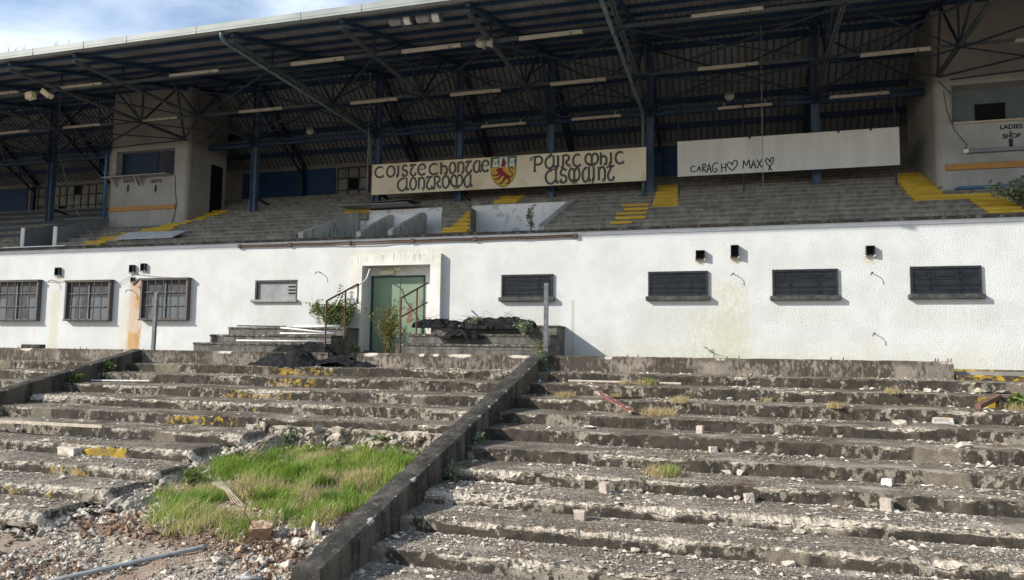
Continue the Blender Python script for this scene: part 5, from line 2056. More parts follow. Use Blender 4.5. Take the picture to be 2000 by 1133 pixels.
def rail(lab, x, loop, zo=0.0):
    r = thing('handrail', lab, 'handrail', (x, -2.4, -.2), 'rusty handrails flanking the green door')
    ya, yb = -2.42, -.72
    za, zb = 1.27 + zo, 1.87
    yp = -1.42
    zp = za + (zb - za) * (yp - ya) / (yb - ya)
    m2 = MB()
    m2.tube([(x, ya - .01, za - .03), (x, ya + .02, za), (x, yb, zb)], .027, 8)
    m2.build('top_rail', MT['rust'], r)
    m2 = MB()
    m2.tube([(x, ya, za - .50), (x, yb, zb - .55)], .022, 8)
    m2.build('mid_rail', MT['rust'], r)
    for yy, zz in ((ya, za), (yp, zp)):
        m2 = MB()
        m2.tube([(x, yy, -.35), (x, yy, zz)], .025, 8)
        m2.build('post', MT['rust'], r)
    if loop:
        m2 = MB()
        m2.tube([(x, yb, zb), (x, yb + .01, zb - .02), (x, yb + .01, zb - .53), (x, yb, zb - .55)], .025, 8)
        m2.build('end_loop', MT['rust'], r)


rail('rusty two-bar handrail left of the green door, with a closed loop at its upper end', -10.48, True)
rail('rusty two-bar handrail right of the green door, cutting across its right leaf', -8.30, False, .06)


def post(lab, x, y, z0, z1, lean=0.0):
    m2 = MB()
    w, d, tk = .10, .07, .012
    for (a_, b2, c_, e_) in ((-w / 2, w / 2, 0, tk), (-w / 2, -w / 2 + tk, tk, d), (w / 2 - tk, w / 2, tk, d)):
        m2.add([(x + a_, y + c_, z0), (x + b2, y + c_, z0), (x + b2, y + e_, z0), (x + a_, y + e_, z0), (x + a_ + lean, y + c_, z1), (x + b2 + lean, y + c_, z1), (x + b2 + lean, y + e_, z1), (x + a_ + lean, y + e_, z1)],
               [(0, 3, 2, 1), (4, 5, 6, 7), (0, 1, 5, 4), (1, 2, 6, 5), (2, 3, 7, 6), (3, 0, 4, 7)])
    o = m2.build('steel_post', MT['galv'])
    tag(o, lab, 'post', 'galvanised posts at the heads of the kerbs')
    for zz in (z0 + .12, z0 + .35):
        m3 = MB()
        m3.tube([(x, y - .012, zz), (x, y + .002, zz)], .016, 6)
        m3.build('bolt', MT['galvpipe'], o)


post('galvanised channel post in front of the rust-stained window, left', -15.88, -2.66, -.3, 1.52, .02)
post('taller galvanised channel post at the head of the long kerb, beside the hanging weed', -4.32, -2.86, -.42, 1.62)


# --- loose pipes and conduit near the door
def rod(lab, name, pts, r, mat, cat, group=None):
    m2 = MB()
    m2.tube(pts, r, 8)
    return tag(m2.build(name, mat, smooth=True), lab, cat, group)


rod('white plastic pipe lying along the top tier left of the door', 'plastic_pipe', [at(575, 637, -.7) + Vector((0, 0, -.02)), at(664, 638, -.72)], .05, MT['white'], 'pipe', 'white plastic pipes on the left stepped block')
rod('white plastic pipe lying aslant across the middle tier', 'plastic_pipe', [at(549, 640, -1.35), at(654, 651, -1.6)], .025, MT['white'], 'pipe', 'white plastic pipes on the left stepped block')
rod('white plastic pipe lying straight on the middle tier, ending at the rail post', 'plastic_pipe', [at(547, 651, -1.6), at(652, 652, -1.6)], .022, MT['white'], 'pipe', 'white plastic pipes on the left stepped block')
rod('long white plastic pipe lying along the lowest tier', 'plastic_pipe', [at(462, 665, -2.2), at(645, 667, -2.2)], .022, MT['white'], 'pipe', 'white plastic pipes on the left stepped block')
p = at(470, 634, -.7)
o = corr_sheet((p.x, -.9, .645), (0, 1, .02), (1, 0, -.01), .6, 1.35, MT['corr_dark'], .075, .016)
tag(o, 'small grey corrugated sheet lying on the top tier left of the door', 'sheet')
wire('loose_conduit', [at(727, 528, .2), at(722, 526, -.2), at(717, 542, -.3), at(711, 550, -.5), at(692, 562, -.8), at(676, 566, -.95), at(663, 573, -1.0)], .022, MT['white'], None, 'bent white conduit broken from the wall, draped over the left handrail', 'conduit')
wire('loose_conduit', [at(668, 574, -1.5), at(657, 597, -1.6)], .022, MT['white'], None, 'short white conduit stub hanging straight below the left handrail', 'conduit')


# ================================================================== ON THE TERRACE
def on_tread(px, py):
    "point on a tread (or on the dirt) that the survey photograph shows at px,py"
    d = ray(px, py)
    for k in range(0, 11):
        ya = YS[k - 1] if k else -2.76
        tt = (ZS[k] - CAM.z) / d.z if d.z < 0 else -1
        q = CAM + d * tt
        if tt > 0 and YS[k] - .03 <= q.y <= ya:
            return Vector((q.x, min(q.y, ya - .03), ZS[k] + .01)), k
    # riser in the way: stand it at the back of the tread below
    best = None
    for k in range(0, 10):
        q = CAM + d * ((YS[k] - CAM.y) / d.y)
        if ZS[k + 1] - .02 <= q.z <= ZS[k] + .02:
            best = (Vector((q.x, YS[k] - .06, ZS[k + 1] + .01)), k + 1)
    return best


def on_ground(px, py):
    d = ray(px, py)
    tt = 6.0
    while tt < 16:
        q = CAM + d * tt
        if q.z <= ground_z(q.x, q.y):
            return q
        tt += .01
    return CAM + d * 12


def chunk_mesh(mb, c, sx, sy, sz, rnd_, n=14, rot=None, mi=0, boxy=0.0):
    "angular broken lump: convex hull of scattered points"
    bm = bmesh.new()
    for i in range(n):
        v = Vector((rnd_.uniform(-1, 1), rnd_.uniform(-1, 1), rnd_.uniform(-1, 1)))
        if boxy >= .6 and i < 8:
            v = Vector(((1 if i & 1 else -1), (1 if i & 2 else -1), (1 if i & 4 else -1))) * Vector((rnd_.uniform(.62, 1), rnd_.uniform(.62, 1), rnd_.uniform(.62, 1))).length / 1.73 * (.8 + .2 * boxy)
        else:
            v = v.normalized() * rnd_.uniform(.6, 1.0)
        bm.verts.new((v.x * sx, v.y * sy, v.z * sz))
    res = bmesh.ops.convex_hull(bm, input=list(bm.verts))
    bmesh.ops.delete(bm, geom=[g_ for g_ in res['geom_interior'] if isinstance(g_, bmesh.types.BMVert)], context='VERTS')
    if rot:
        bm.transform(Matrix.Rotation(rot[0], 4, 'Z') @ Matrix.Rotation(rot[1], 4, 'X'))
    lo = min(v.co.z for v in bm.verts)
    bm.transform(Matrix.Translation(Vector(c) - Vector((0, 0, lo + sz * .12))))
    mb.bm(bm, mi)


def rough_chunk(c, sx, sy, sz, seed, mat, boxy=0.0, rot=None):
    "hull, subdivided and chipped"
    rnd_ = random.Random(seed)
    m2 = MB()
    chunk_mesh(m2, (0, 0, 0), sx, sy, sz, rnd_, 16, rot, 0, boxy)
    bm = bmesh.new()
    vv = [bm.verts.new(v) for v in m2.v]
    for f in m2.f:
        try:
            bm.faces.new([vv[i] for i in f])
        except ValueError:
            pass
    bmesh.ops.subdivide_edges(bm, edges=list(bm.edges), cuts=3, use_grid_fill=True)
    s_ = min(sx, sy, sz)
    boxy = boxy
    for v in bm.verts:
        n_ = noise.noise_vector(v.co * (2.2 / s_) + Vector((seed, 0, 0))) * .16 + noise.noise_vector(v.co * (6 / s_) + Vector((seed, 3, 0))) * .08
        v.co += n_ * s_
    bm.transform(Matrix.Translation(Vector(c)))
    m3 = MB()
    m3.bm(bm)
    return m3.build('concrete_chunk', mat)


CH = [  # px, py(base), width, depth, height (m), material, boxy, label
    (1367, 847, .13, .11, .15, 'rubble_pink', 1, 'small squarish pale block standing on the sixth step, right of the red plank'),
    (1393, 884, .15, .12, .11, 'rubble', .7, 'pale chunk lying right below the squarish block on the steps'),
    (1430, 888, .07, .07, .14, 'rubble', .5, 'narrow upright pale shard right of the pale chunk'),
    (1181, 964, .15, .13, .17, 'rubble_pink', 1, 'pale block standing on the steps with a row of small stones to its right'),
    (1251, 962, .16, .12, .09, 'rubble_dark', .2, 'low grey lump in the row of stones right of the pale block'),
    (1224, 962, .12, .1, .07, 'rubble', .2, 'small pale lump between the pale block and the low grey lump'),
    (1463, 982, .14, .12, .14, 'rubble_pink', .9, 'pinkish cube of broken block at the middle of the right flight'),
    (1440, 978, .12, .1, .07, 'rubble', .2, 'flat pale stone leaning left of the pinkish cube'),
    (1133, 1016, .18, .14, .16, 'rubble_pink', .6, 'pointed pink brick fragment on the lower right steps'),
    (1733, 950, .16, .14, .12, 'rubble', .8, 'upper of two pale cubes standing one above the other on the right steps'),
    (1731, 999, .16, .14, .18, 'rubble_pink', 1, 'lower and larger of the two pale cubes, with a small hole'),
    (1756, 830, .40, .22, .12, 'rubble', .5, 'long pale broken slab left of the yellow-topped slab'),
    (1839, 828, .34, .25, .14, 'rubble_yellow', .8, 'tilted slab with a yellow painted top on the right steps'),
    (1812, 768, .20, .14, .13, 'rubble', .2, 'pointed pale rock below the right end of the low wall'),
    (1838, 768, .24, .16, .12, 'rubble', .4, 'leaning pale rock right of the pointed one, below the low wall'),
    (1576, 764, .24, .16, .11, 'rubble', .2, 'pale heap-shaped rock below the middle of the right low wall'),
    (1703, 760, .18, .12, .08, 'rubble', .3, 'broad pale rock between the middle rock and the dry tuft'),
    (1683, 762, .14, .1, .06, 'rubble', .3, 'flatter pale rock left of the broad pale one'),
    (1420, 925, .28, .2, .09, 'rubble', .2, 'spiky pale rubble lump on a flat slab, mid right flight'),
    (1445, 925, .14, .12, .14, 'rubble', .3, 'upright pale rock at the right end of the spiky lump'),
    (1155, 838, .34, .2, .07, 'rubble', .4, 'long flat pale rock on the step below the red plank'),
    (1133, 874, .15, .12, .09, 'rubble', .1, 'low pyramid of pale rubble on the left of the right flight'),
    (1147, 874, .13, .1, .12, 'rubble', .1, 'pointed pale stone right of the low pyramid'),
    (1122, 912, .09, .06, .14, 'rubble', .3, 'thin pale shard standing at the back of a step near the long kerb'),
    (1880, 876, .34, .18, .12, 'rubble', .2, 'knobbly white rubble lump on the right steps near the right edge'),
    (1927, 880, .12, .1, .1, 'rubble', .1, 'rounded white stone right of the knobbly lump'),
    (1426, 778, .14, .12, .12, 'rubble', .1, 'pale peaked stone on the third step'),
    (1470, 784, .12, .1, .09, 'rubble', .1, 'smaller pale peaked stone right of the peaked one on the third step'),
    (1640, 846, .14, .1, .06, 'rubble', .3, 'pale flat stone in the middle of the right flight'),
    (1432, 840, .12, .1, .09, 'rubble', .2, 'pale stone on the step above the pale chunk'),
    (1912, 756, .40, .3, .16, 'rubble_dark', .5, 'dark tilted slab in the hollow below the yellow step'),
    (1955, 762, .34, .3, .10, 'rubble_dark', .5, 'second dark slab in the hollow, nearer the right edge'),
    (1390, 1030, .12, .1, .08, 'rubble', .2, 'small pale stone on the lower steps below the pinkish cube'),
    (1240, 1080, .2, .14, .08, 'rubble', .3, 'flat pale lump at the bottom of the right flight'),
    (1540, 1078, .26, .18, .09, 'rubble', .3, 'broad flat pale slab at the bottom middle of the right flight'),
    (1560, 1026, .22, .16, .09, 'rubble', .4, 'broad pale stone on the step above the bottom slab'),
    (1600, 1030, .22, .16, .07, 'rubble', .3, 'flatter pale stone to the right of the broad pale stone'),
    (40, 840, .14, .08, .16, 'rubble', .2, 'pale pointed shard standing behind the long pole, left'),
    (10, 838, .2, .16, .1, 'rubble_dark', .4, 'grey lump left of the pointed shard at the left edge'),
    (358, 838, .2, .14, .11, 'rubble', .2, 'white broken lump below the yellow painted patch'),
    (143, 884, .5, .26, .17, 'rubble', .7, 'long pale broken block beside the bright yellow step end'),
]
CHO = []
for i, (px, py, w, d, h, mt, bx, lab) in enumerate(CH):
    res = on_tread(px, py)
    if not res:
        continue
    p, k = res
    o = rough_chunk((p.x, p.y, p.z), w / 2 * 1.05, d / 2, h / 2 * 1.05, 100 + i, MT[mt], bx, (random.uniform(-.5, .5), random.uniform(-.15, .15)))
    tag(o, lab, 'rubble', 'larger broken pieces lying on the terrace')
# blocks on the dirt, in front of and around the grass
GR = [
    (510, 1056, .30, .26, .24, 'rubble_orange', .9, 'large orange-brown broken block below the grass'),
    (615, 1050, .24, .2, .30, 'rubble', .3, 'white jagged lump against the long kerb, below the grass'),
    (583, 1072, .26, .2, .18, 'rubble', .4, 'flat-sided white lump left of the jagged one'),
    (512, 1104, .22, .2, .14, 'rubble', .4, 'pale rock at the bottom, left of the kerb end'),
    (470, 1080, .18, .16, .11, 'rubble_orange', .2, 'brown rock just left of the orange-brown block, lower'),
    (420, 1100, .2, .18, .11, 'rubble', .3, 'pale rock among the gravel right of the grey pipe'),
    (560, 1110, .22, .2, .12, 'rubble', .3, 'pale rock touching the foot of the long kerb'),
    (300, 975, .18, .15, .12, 'rubble_orange', .3, 'orange-brown rock at the left tip of the grass'),
    (285, 1015, .22, .18, .11, 'rubble_pink', .3, 'pinkish rock just left of the lower grass'),
    (218, 972, .22, .18, .13, 'rubble', .2, 'rounded pale lump in the rubble slope, left'),
    (195, 1000, .2, .18, .1, 'rubble', .2, 'pale lump below the rounded one in the rubble slope'),
    (125, 1030, .26, .2, .12, 'rubble', .4, 'pale flat rock in the rubble near the red-brown soil'),
    (60, 1020, .3, .2, .12, 'rubble_dark', .4, 'broad grey slab in the rubble near the left edge'),
    (150, 1050, .2, .16, .1, 'rubble', .3, 'pale rock on the gravel in the lower left'),
    (108, 1062, .18, .14, .09, 'rubble', .3, 'small pale rock left of the gravel rock, lower left'),
    (405, 925, .22, .2, .14, 'rubble', .3, 'pale rock at the upper left margin of the grass'),
    (330, 1005, .2, .16, .1, 'rubble_dark', .3, 'grey rock half sunk at the grass margin'),
]
for i, (px, py, w, d, h, mt, bx, lab) in enumerate(GR):
    p = on_ground(px, py)
    o = rough_chunk((p.x, p.y, p.z), w / 2 * 1.1, d / 2 * 1.1, h / 2 * 1.1, 300 + i, MT[mt], bx, (random.uniform(-.6, .6), random.uniform(-.3, .3)))
    tag(o, lab, 'rubble', 'broken lumps lying on the dirt')
# broken face under the cut step
for i, (px, py, w, h, lab) in enumerate(((612, 872, .55, .34, 'big pale broken slab with a dark gap under the cut step, above the grass'), (690, 880, .75, .30, 'wide pale broken slab above the middle of the grass'), (775, 882, .5, .34, 'pale broken slab next to the long kerb above the grass'),
                                         (545, 880, .5, .30, 'pale broken slab at the left of the cut edge'), (480, 905, .45, .22, 'grey broken slab where the cut edge turns down'), (735, 870, .4, .3, 'squat pale broken lump between the wide slab and the one by the kerb'))):
    p = at(px, py, -7.12)
    o = rough_chunk((p.x, -7.17 - .05 * (i % 2), p.z - .08), w / 2 * .9, .18, h / 2, 500 + i, MT['rubble_dark'], 0, (random.uniform(-.2, .2), random.uniform(-.2, .2)))
    tag(o, lab, 'rubble', 'broken slabs under the cut step')
# backing earth face under the cut step
mb = MB()
n, m = 200, 26
for i in range(n + 1):
    for j in range(m + 1):
        xx = -9.4 + (XK0 - .01 + 9.4) * i / n
        zz = -2.15 + (.62) * j / m
        ck = noise.noise(Vector((xx * 2.1, zz * 3.1, 1.5)))
        st = math.floor((ck + 1) * 4) / 4 - .75
        mb.v.append((xx, -7.12 - (.20 * (1 - j / m)) - .16 * st * min(1, (1 - j / m) * 3) + .10 * fbm(xx * 4.5, zz * 4.5, 4) * min(1, (1 - j / m) * 4), zz + .03 * fbm(xx * 4, j * .4, 1)))
for i in range(n):
    for j in range(m):
        a_ = i * (m + 1) + j
        mb.f.append((a_, a_ + m + 1, a_ + m + 2, a_ + 1))
        mb.m.append(0)
rq = random.Random(77)
for i in range(230):
    xx = rq.uniform(-9.2, XK0 - .12)
    zz = rq.uniform(-2.1, -1.62)
    w_ = .04 + .13 * rq.random() ** 2
    chunk_mesh(mb, (xx, -7.16 - (-1.62 - zz) * .34 - rq.uniform(0, .10), zz), w_ * rq.uniform(.8, 1.5), w_ * .7, w_ * rq.uniform(.5, .9), rq, 12, (rq.uniform(0, 6), rq.uniform(-.6, .6)))
o = mb.build('earth_face', MT['rubble_dark'], smooth=False)
o['kind'] = 'structure'

# --- small debris: uncountable flakes and stones
rnd = random.Random(5)
deb = {'rubble': MB(), 'rubble_dark': MB(), 'ground': MB(), 'soil': MB()}
OCT = [(1, 0, 0), (0, 1, 0), (-1, 0, 0), (0, -1, 0), (0, 0, 1), (0, 0, -1)]
OF = [(0, 1, 4), (1, 2, 4), (2, 3, 4), (3, 0, 4), (1, 0, 5), (2, 1, 5), (3, 2, 5), (0, 3, 5)]


def pebble(mb, p, s, flat_=.5):
    a = rnd.uniform(0, 6.28)
    tl = rnd.uniform(-.5, .5)
    ca, sa = math.cos(a), math.sin(a)
    vs_ = []
    e = rnd.uniform(.55, 1.5)
    for (x_, y_, z_) in OCT:
        x_ = x_ * s * e * rnd.uniform(.7, 1.25)
        y_ = y_ * s * rnd.uniform(.7, 1.25)
        z_ = z_ * s * flat_ * rnd.uniform(.6, 1.3) + x_ * tl * .4
        x_ += rnd.uniform(-.3, .3) * s
        vs_.append((p[0] + x_ * ca - y_ * sa, p[1] + x_ * sa + y_ * ca, p[2] + z_))
    mb.add(vs_, OF)


for k in range(0, 11):
    ya = YS[k - 1] if k else -2.76
    yn = YS[k]
    for (x0, x1, dens) in ((XK1 + .05, 6.5, 1.0), (XL1 + .05, XK0 - .05, .8), (-22, XL0 - .05, .3)):
        cnt = int((x1 - x0) * (170 if k < 6 else 270 + 20 * k) * dens)
        for i in range(cnt):
            xx = rnd.uniform(x0, x1)
            cl = fbm(xx * .7 + 3, k * 2.7, 2.2, 3)
            if rnd.random() > .30 + .03 * k + cl * 1.7:
                continue
            if x1 < 0 and hole(xx, yn) > .15 and k >= 5:
                continue
            f = rnd.random() ** 1.9
            yy = ya - .04 - (ya - yn - .05) * f
            s = min(.06, .005 + .009 * rnd.random() + .05 * rnd.random() ** 12)
            zz = ZS[k] + .012 * (1 - f) + s * .2
            pebble(deb['rubble' if rnd.random() < .74 else 'rubble_dark'], (xx, yy, zz), s, rnd.uniform(.25, .6))
            if rnd.random() < .14:
                for q in range(4):
                    s2 = s * rnd.uniform(.3, .7)
                    pebble(deb['rubble'], (xx + rnd.gauss(0, .06), yy + rnd.gauss(0, .04), ZS[k] + s2 * .3), s2, .45)
for i in range(36000):
    px, py = rnd.uniform(-60, 660), rnd.uniform(880, 1150)
    d = ray(px, py)
    gx_, gy_ = None, None
    q = CAM + d * ((-2.55 - CAM.z) / d.z)
    for _ in range(3):
        q = CAM + d * ((ground_z(q.x, q.y) - CAM.z) / d.z)
    if q.x > XK0 - .03 or q.y > -7.3 or q.y < -14.4:
        continue
    h_ = hole(q.x, q.y) if q.y > -13 else 1
    if h_ < .25:
        continue
    big = fbm(q.x * .6, q.y * .6, 5.5, 3) + rnd.uniform(-.35, .35) > -.05
    s = .006 + .013 * rnd.random() + .045 * rnd.random() ** 10 if big else .004 + .008 * rnd.random()
    pebble(deb[rnd.choice(['rubble', 'rubble', 'rubble_dark', 'ground'])], (q.x, q.y, ground_z(q.x, q.y) + s * .25), s, rnd.uniform(.45, .85))
for i in range(2600):          # clods of soil along the foot of the grass
    sx_, sy_, ra_, rb_, _k = rnd.choice(SOIL[:4])
    xx, yy = rnd.gauss(sx_, ra_ * .6), rnd.gauss(sy_, rb_ * .6)
    if xx > XK0 - .05 or hole(xx, yy) < .3:
        continue
    s = .006 + .014 * rnd.random() + .06 * rnd.random() ** 7
    pebble(deb['soil'], (xx, yy, ground_z(xx, yy) + s * .2), s, .7)
for i in range(3000):          # spill along the broken ends of the steps
    yy = rnd.uniform(-7.6, -11.6)
    lim = None
    for xx in np.arange(-14, -4.8, .1):
        if hole(xx, yy) > .5:
            lim = xx
            break
    if lim is None:
        continue
    xx = lim + rnd.gauss(-.1, .6)
    if xx > XK0 - .1:
        continue
    s = .010 + .065 * rnd.random() ** 4
    zz = max(ground_z(xx, yy), znose(yy) - .26 if hole(xx, yy) < .5 else -9) + s * .25
    pebble(deb['rubble' if rnd.random() < .6 else 'rubble_dark'], (xx, yy, zz), s, .7)
for nm, lab in (('rubble', 'scattered pale crumbs of broken concrete on the steps and dirt'), ('rubble_dark', 'scattered grimy crumbs of broken concrete on the steps and dirt'), ('ground', 'scattered brownish gravel on the dirt at lower left'), ('soil', 'red-brown clods of soil along the lower edge of the grass')):
    if deb[nm].v:
        o = deb[nm].build('debris', MT[nm], at_=(0, 0, 0))
        tag(o, lab, 'debris', kind='stuff')


# --- grass
def blades(mb, tints, p, n, spread, hmin, hmax, w, lean=.5, rnd_=rnd, zfun=None):
    for i in range(n):
        a = rnd_.uniform(0, 6.28)
        r_ = spread * math.sqrt(rnd_.random())
        x_, y_ = p[0] + r_ * math.cos(a), p[1] + r_ * math.sin(a)
        z_ = zfun(x_, y_) if zfun else p[2]
        h = rnd_.uniform(hmin, hmax)
        la = rnd_.uniform(0, 6.28)
        ll = h * lean * rnd_.uniform(.2, 1.3)
        wa = la + 1.57
        wx, wy = math.cos(wa) * w, math.sin(wa) * w
        lx, ly = math.cos(la) * ll, math.sin(la) * ll
        mx, my, mz = x_ + lx * .35, y_ + ly * .35, z_ + h * .62
        o0 = len(mb.v)
        mb.v += [(x_ - wx, y_ - wy, z_ - .02), (x_ + wx, y_ + wy, z_ - .02), (mx + wx * .8, my + wy * .8, mz), (mx - wx * .8, my - wy * .8, mz), (x_ + lx, y_ + ly, z_ + h * rnd_.uniform(.75, 1.0))]
        mb.f += [(o0, o0 + 1, o0 + 2, o0 + 3), (o0 + 3, o0 + 2, o0 + 4)]
        mb.m += [0, 0]
        t_ = rnd_.random()
        tints += [t_] * 5


def finish(mb, tints, name, mat, parent=None):
    o = mb.build(name, mat, parent, at_=None if parent else (0, 0, 0))
    at2 = o.data.attributes.new('tint', 'FLOAT', 'POINT')
    at2.data.foreach_set('value', tints)
    return o


GPOLY = [(300, 1000), (345, 955), (400, 925), (440, 885), (520, 880), (600, 895), (680, 880), (760, 885), (805, 892), (770, 935), (720, 985), (660, 1030), (600, 1040), (560, 1015), (520, 1030), (470, 1045), (420, 1040), (370, 1045), (330, 1035)]


def inpoly(x_, y_, P):
    c_ = False
    j = len(P) - 1
    for i in range(len(P)):
        if (P[i][1] > y_) != (P[j][1] > y_) and x_ < (P[j][0] - P[i][0]) * (y_ - P[i][1]) / (P[j][1] - P[i][1]) + P[i][0]:
            c_ = not c_
        j = i
    return c_


GW = [(lambda q: (q.x, q.y))(on_ground(*v)) for v in GPOLY]
gx0, gx1 = min(p[0] for p in GW), max(p[0] for p in GW)
gy0, gy1 = min(p[1] for p in GW), max(p[1] for p in GW)
mb, tn = MB(), []
mbd, tnd = MB(), []
cnt = 0
while cnt < 2600:
    xx, yy = rnd.uniform(gx0 - .2, gx1), rnd.uniform(gy0 - .2, gy1 + .2)
    wob_ = Vector((.25 * fbm(xx * 2, yy * 2, 1), .25 * fbm(xx * 2, yy * 2, 5)))
    wob_ += Vector((.16 * fbm(xx * 6, yy * 6, 2), .16 * fbm(xx * 6, yy * 6, 9)))
    if not inpoly(xx + wob_.x + rnd.gauss(0, .17), yy + wob_.y + rnd.gauss(0, .17), GW) or xx > XK0 - .06:
        continue
    if fbm(xx * 1.8, yy * 1.8, 14, 3) < -.20:
        continue
    cnt += 1
    den = fbm(xx * 1.1, yy * 1.1, 8, 3)
    hh_ = .17 + .16 * den + .10 * fbm(xx * 4, yy * 4, 6, 2)
    dry = fbm(xx * .9 + 7, yy * .9, 3, 3)
    if dry > .13 or (yy < gy0 + .8 and rnd.random() < .5) or rnd.random() < .12:
        blades(mbd, tnd, (xx, yy, 0), 7, .10, .08, .26 + .08 * den, .0035, 1.1, rnd, ground_z)
        blades(mb, tn, (xx, yy, 0), 4, .09, .06, hh_ + .02, .004, .6, rnd, ground_z)
    else:
        blades(mb, tn, (xx, yy, 0), 11, .10, .06, max(.12, hh_ + .10), .0042, 1.0, rnd, ground_z)
for i in range(0, len(tn), 5):
    v_ = mb.v[i]
    pn = .5 + 1.1 * fbm(v_[0] * 1.6, v_[1] * 1.6, 21, 3)
    q_ = max(0.0, min(1.0, .45 * tn[i] + .6 * pn))
    for k in range(5):
        tn[i + k] = q_
o = finish(mb, tn, 'grass', MT['grass'])
tag(o, 'lush green grass growing in the dug-out hollow left of the long kerb', 'grass', kind='stuff')
o = finish(mbd, tnd, 'dry_grass', MT['drygrass'])
tag(o, 'dry straw-coloured blades mixed through the green grass', 'grass', kind='stuff')

for i, (px, py, r_, lab) in enumerate(((1105, 776, .34, 'dry grass tuft near the head of the long kerb'), (1262, 753, .34, 'flat straw tuft with green blades on the top step'), (1205, 776, .16, 'little straw tuft behind the red and white plank'), (1290, 812, .52, 'largest dry grass tuft, right of the lower end of the red plank'),
                                       (1330, 786, .30, 'round dry grass tuft up right of the largest one'), (1300, 929, .46, 'greenish dry grass tuft in the middle of the right flight'), (1222, 752, .20, 'small straw tuft left of the flat green and straw one'),
                                       (1745, 768, .22, 'straw tuft below the right part of the low wall'), (1632, 796, .22, 'straw tuft on the third step in the right half'), (1500, 785, .16, 'tiny straw tuft right of the pale peaked stones'), (1985, 782, .5, 'bushy dry grass at the right edge below the yellow step'), (1688, 738, .10, 'tiny straw tuft at the foot of the low wall'))):
    res = on_tread(px, py)
    if not res:
        continue
    p, k = res
    m2, t2 = MB(), []
    blades(m2, t2, p + Vector((0, 0, 0)), int(250 * r_ / .3), r_ * .55, .04, .08 + r_ * .26, .0032, 1.7, random.Random(i))
    blades(m2, t2, p + Vector((-.3 * r_, 0.02, 0)), int(110 * r_ / .3), r_ * .45, .04, .07 + r_ * .2, .0032, 1.8, random.Random(i + 50))
    m2.v = [tuple(Vector(v)) for v in m2.v]
    c_ = Vector((p.x, p.y, p.z))
    me_o = m2.build('dry_grass_tuft', MT['drygrass'], at_=c_)
    at2 = me_o.data.attributes.new('tint', 'FLOAT', 'POINT')
    at2.data.foreach_set('value', t2)
    tag(me_o, lab, 'grass tuft', 'dry grass tufts on the right flight')
    if i in (1, 5, 10):
        m2, t2 = MB(), []
        blades(m2, t2, p + Vector((.15 * r_, 0, 0)), int(110 * r_ / .3), r_ * .35, .06, .12 + r_ * .25, .004, .8, random.Random(i + 90))
        oo = m2.build('green_blades', MT['grass'], at_=c_)
        at2 = oo.data.attributes.new('tint', 'FLOAT', 'POINT')
        at2.data.foreach_set('value', t2)
        oo.parent = me_o
        oo.location = (0, 0, 0)


# --- leafy weeds and shrubs
def shrub(name, lab, cat, base, h, w, nst, leaf, leaves, lsize, seed, droop=.2, stem_r=.008, lean=(0, 0), stemmat='stem', depth=.5, spread=0.0):
    rnd_ = random.Random(seed)
    r = thing(name, lab, cat, base)
    ms, ml, tn_ = MB(), MB(), []
    base = Vector(base)
    for s_ in range(nst):
        a = rnd_.uniform(0, 6.28)
        ex = math.cos(a) * w * rnd_.uniform(.15, 1.0) + lean[0]
        ey = math.sin(a) * w * depth * rnd_.uniform(.2, 1.0) + lean[1]
        hh2 = h * rnd_.uniform(.55, 1.0)
        pts = []
        b_off = rnd_.uniform(-1, 1) * spread
        for k in range(9):
            f = k / 8
            pts.append(base + Vector((b_off + ex * f ** 1.25 + .03 * math.sin(k * 1.7 + s_), ey * f ** 1.2 + .02 * math.cos(k * 2.1 + s_), hh2 * (f - droop * f * f * f))))
        ms.tube(pts, [stem_r * (1 - .75 * k / 8) for k in range(9)], 5)
        for b in range(3):
            k0 = rnd_.randint(3, 6)
            e = pts[k0] + Vector((rnd_.gauss(0, .22 * w), rnd_.gauss(0, .15 * w), rnd_.uniform(.05, .3) * h))
            sub = [pts[k0].lerp(e, q / 4) for q in range(5)]
            ms.tube(sub, [stem_r * .5 * (1 - .6 * q / 4) for q in range(5)], 4)
            pts += [sub[2], sub[3], sub[4]]
        for q in range(leaves):
            c_ = rnd_.choice(pts[2:]) + Vector((rnd_.gauss(0, .035), rnd_.gauss(0, .035), rnd_.gauss(0, .035)))
            d = Vector((rnd_.gauss(0, 1), rnd_.gauss(0, 1), rnd_.gauss(.1, .6))).normalized()
            u = d.cross(Vector((rnd_.gauss(0, 1), rnd_.gauss(0, 1), rnd_.gauss(0, 1)))).normalized()
            L_ = lsize * rnd_.uniform(.6, 1.3)
            wd = L_ * .26
            nn = d.cross(u) * L_ * .12
            o0 = len(ml.v)
            for pt_ in (c_, c_ + d * L_ * .45 + u * wd + nn, c_ + d * L_, c_ + d * L_ * .45 - u * wd + nn):
                ml.v.append(tuple(pt_))
            ml.f += [(o0, o0 + 1, o0 + 2), (o0, o0 + 2, o0 + 3)]
            ml.m += [0, 0]
            tn_ += [rnd_.random()] * 4
    ms.build('stem', MT[stemmat], r)
    o = ml.build('foliage', MT[leaf], r)
    at2 = o.data.attributes.new('tint', 'FLOAT', 'POINT')
    at2.data.foreach_set('value', tn_)
    return r


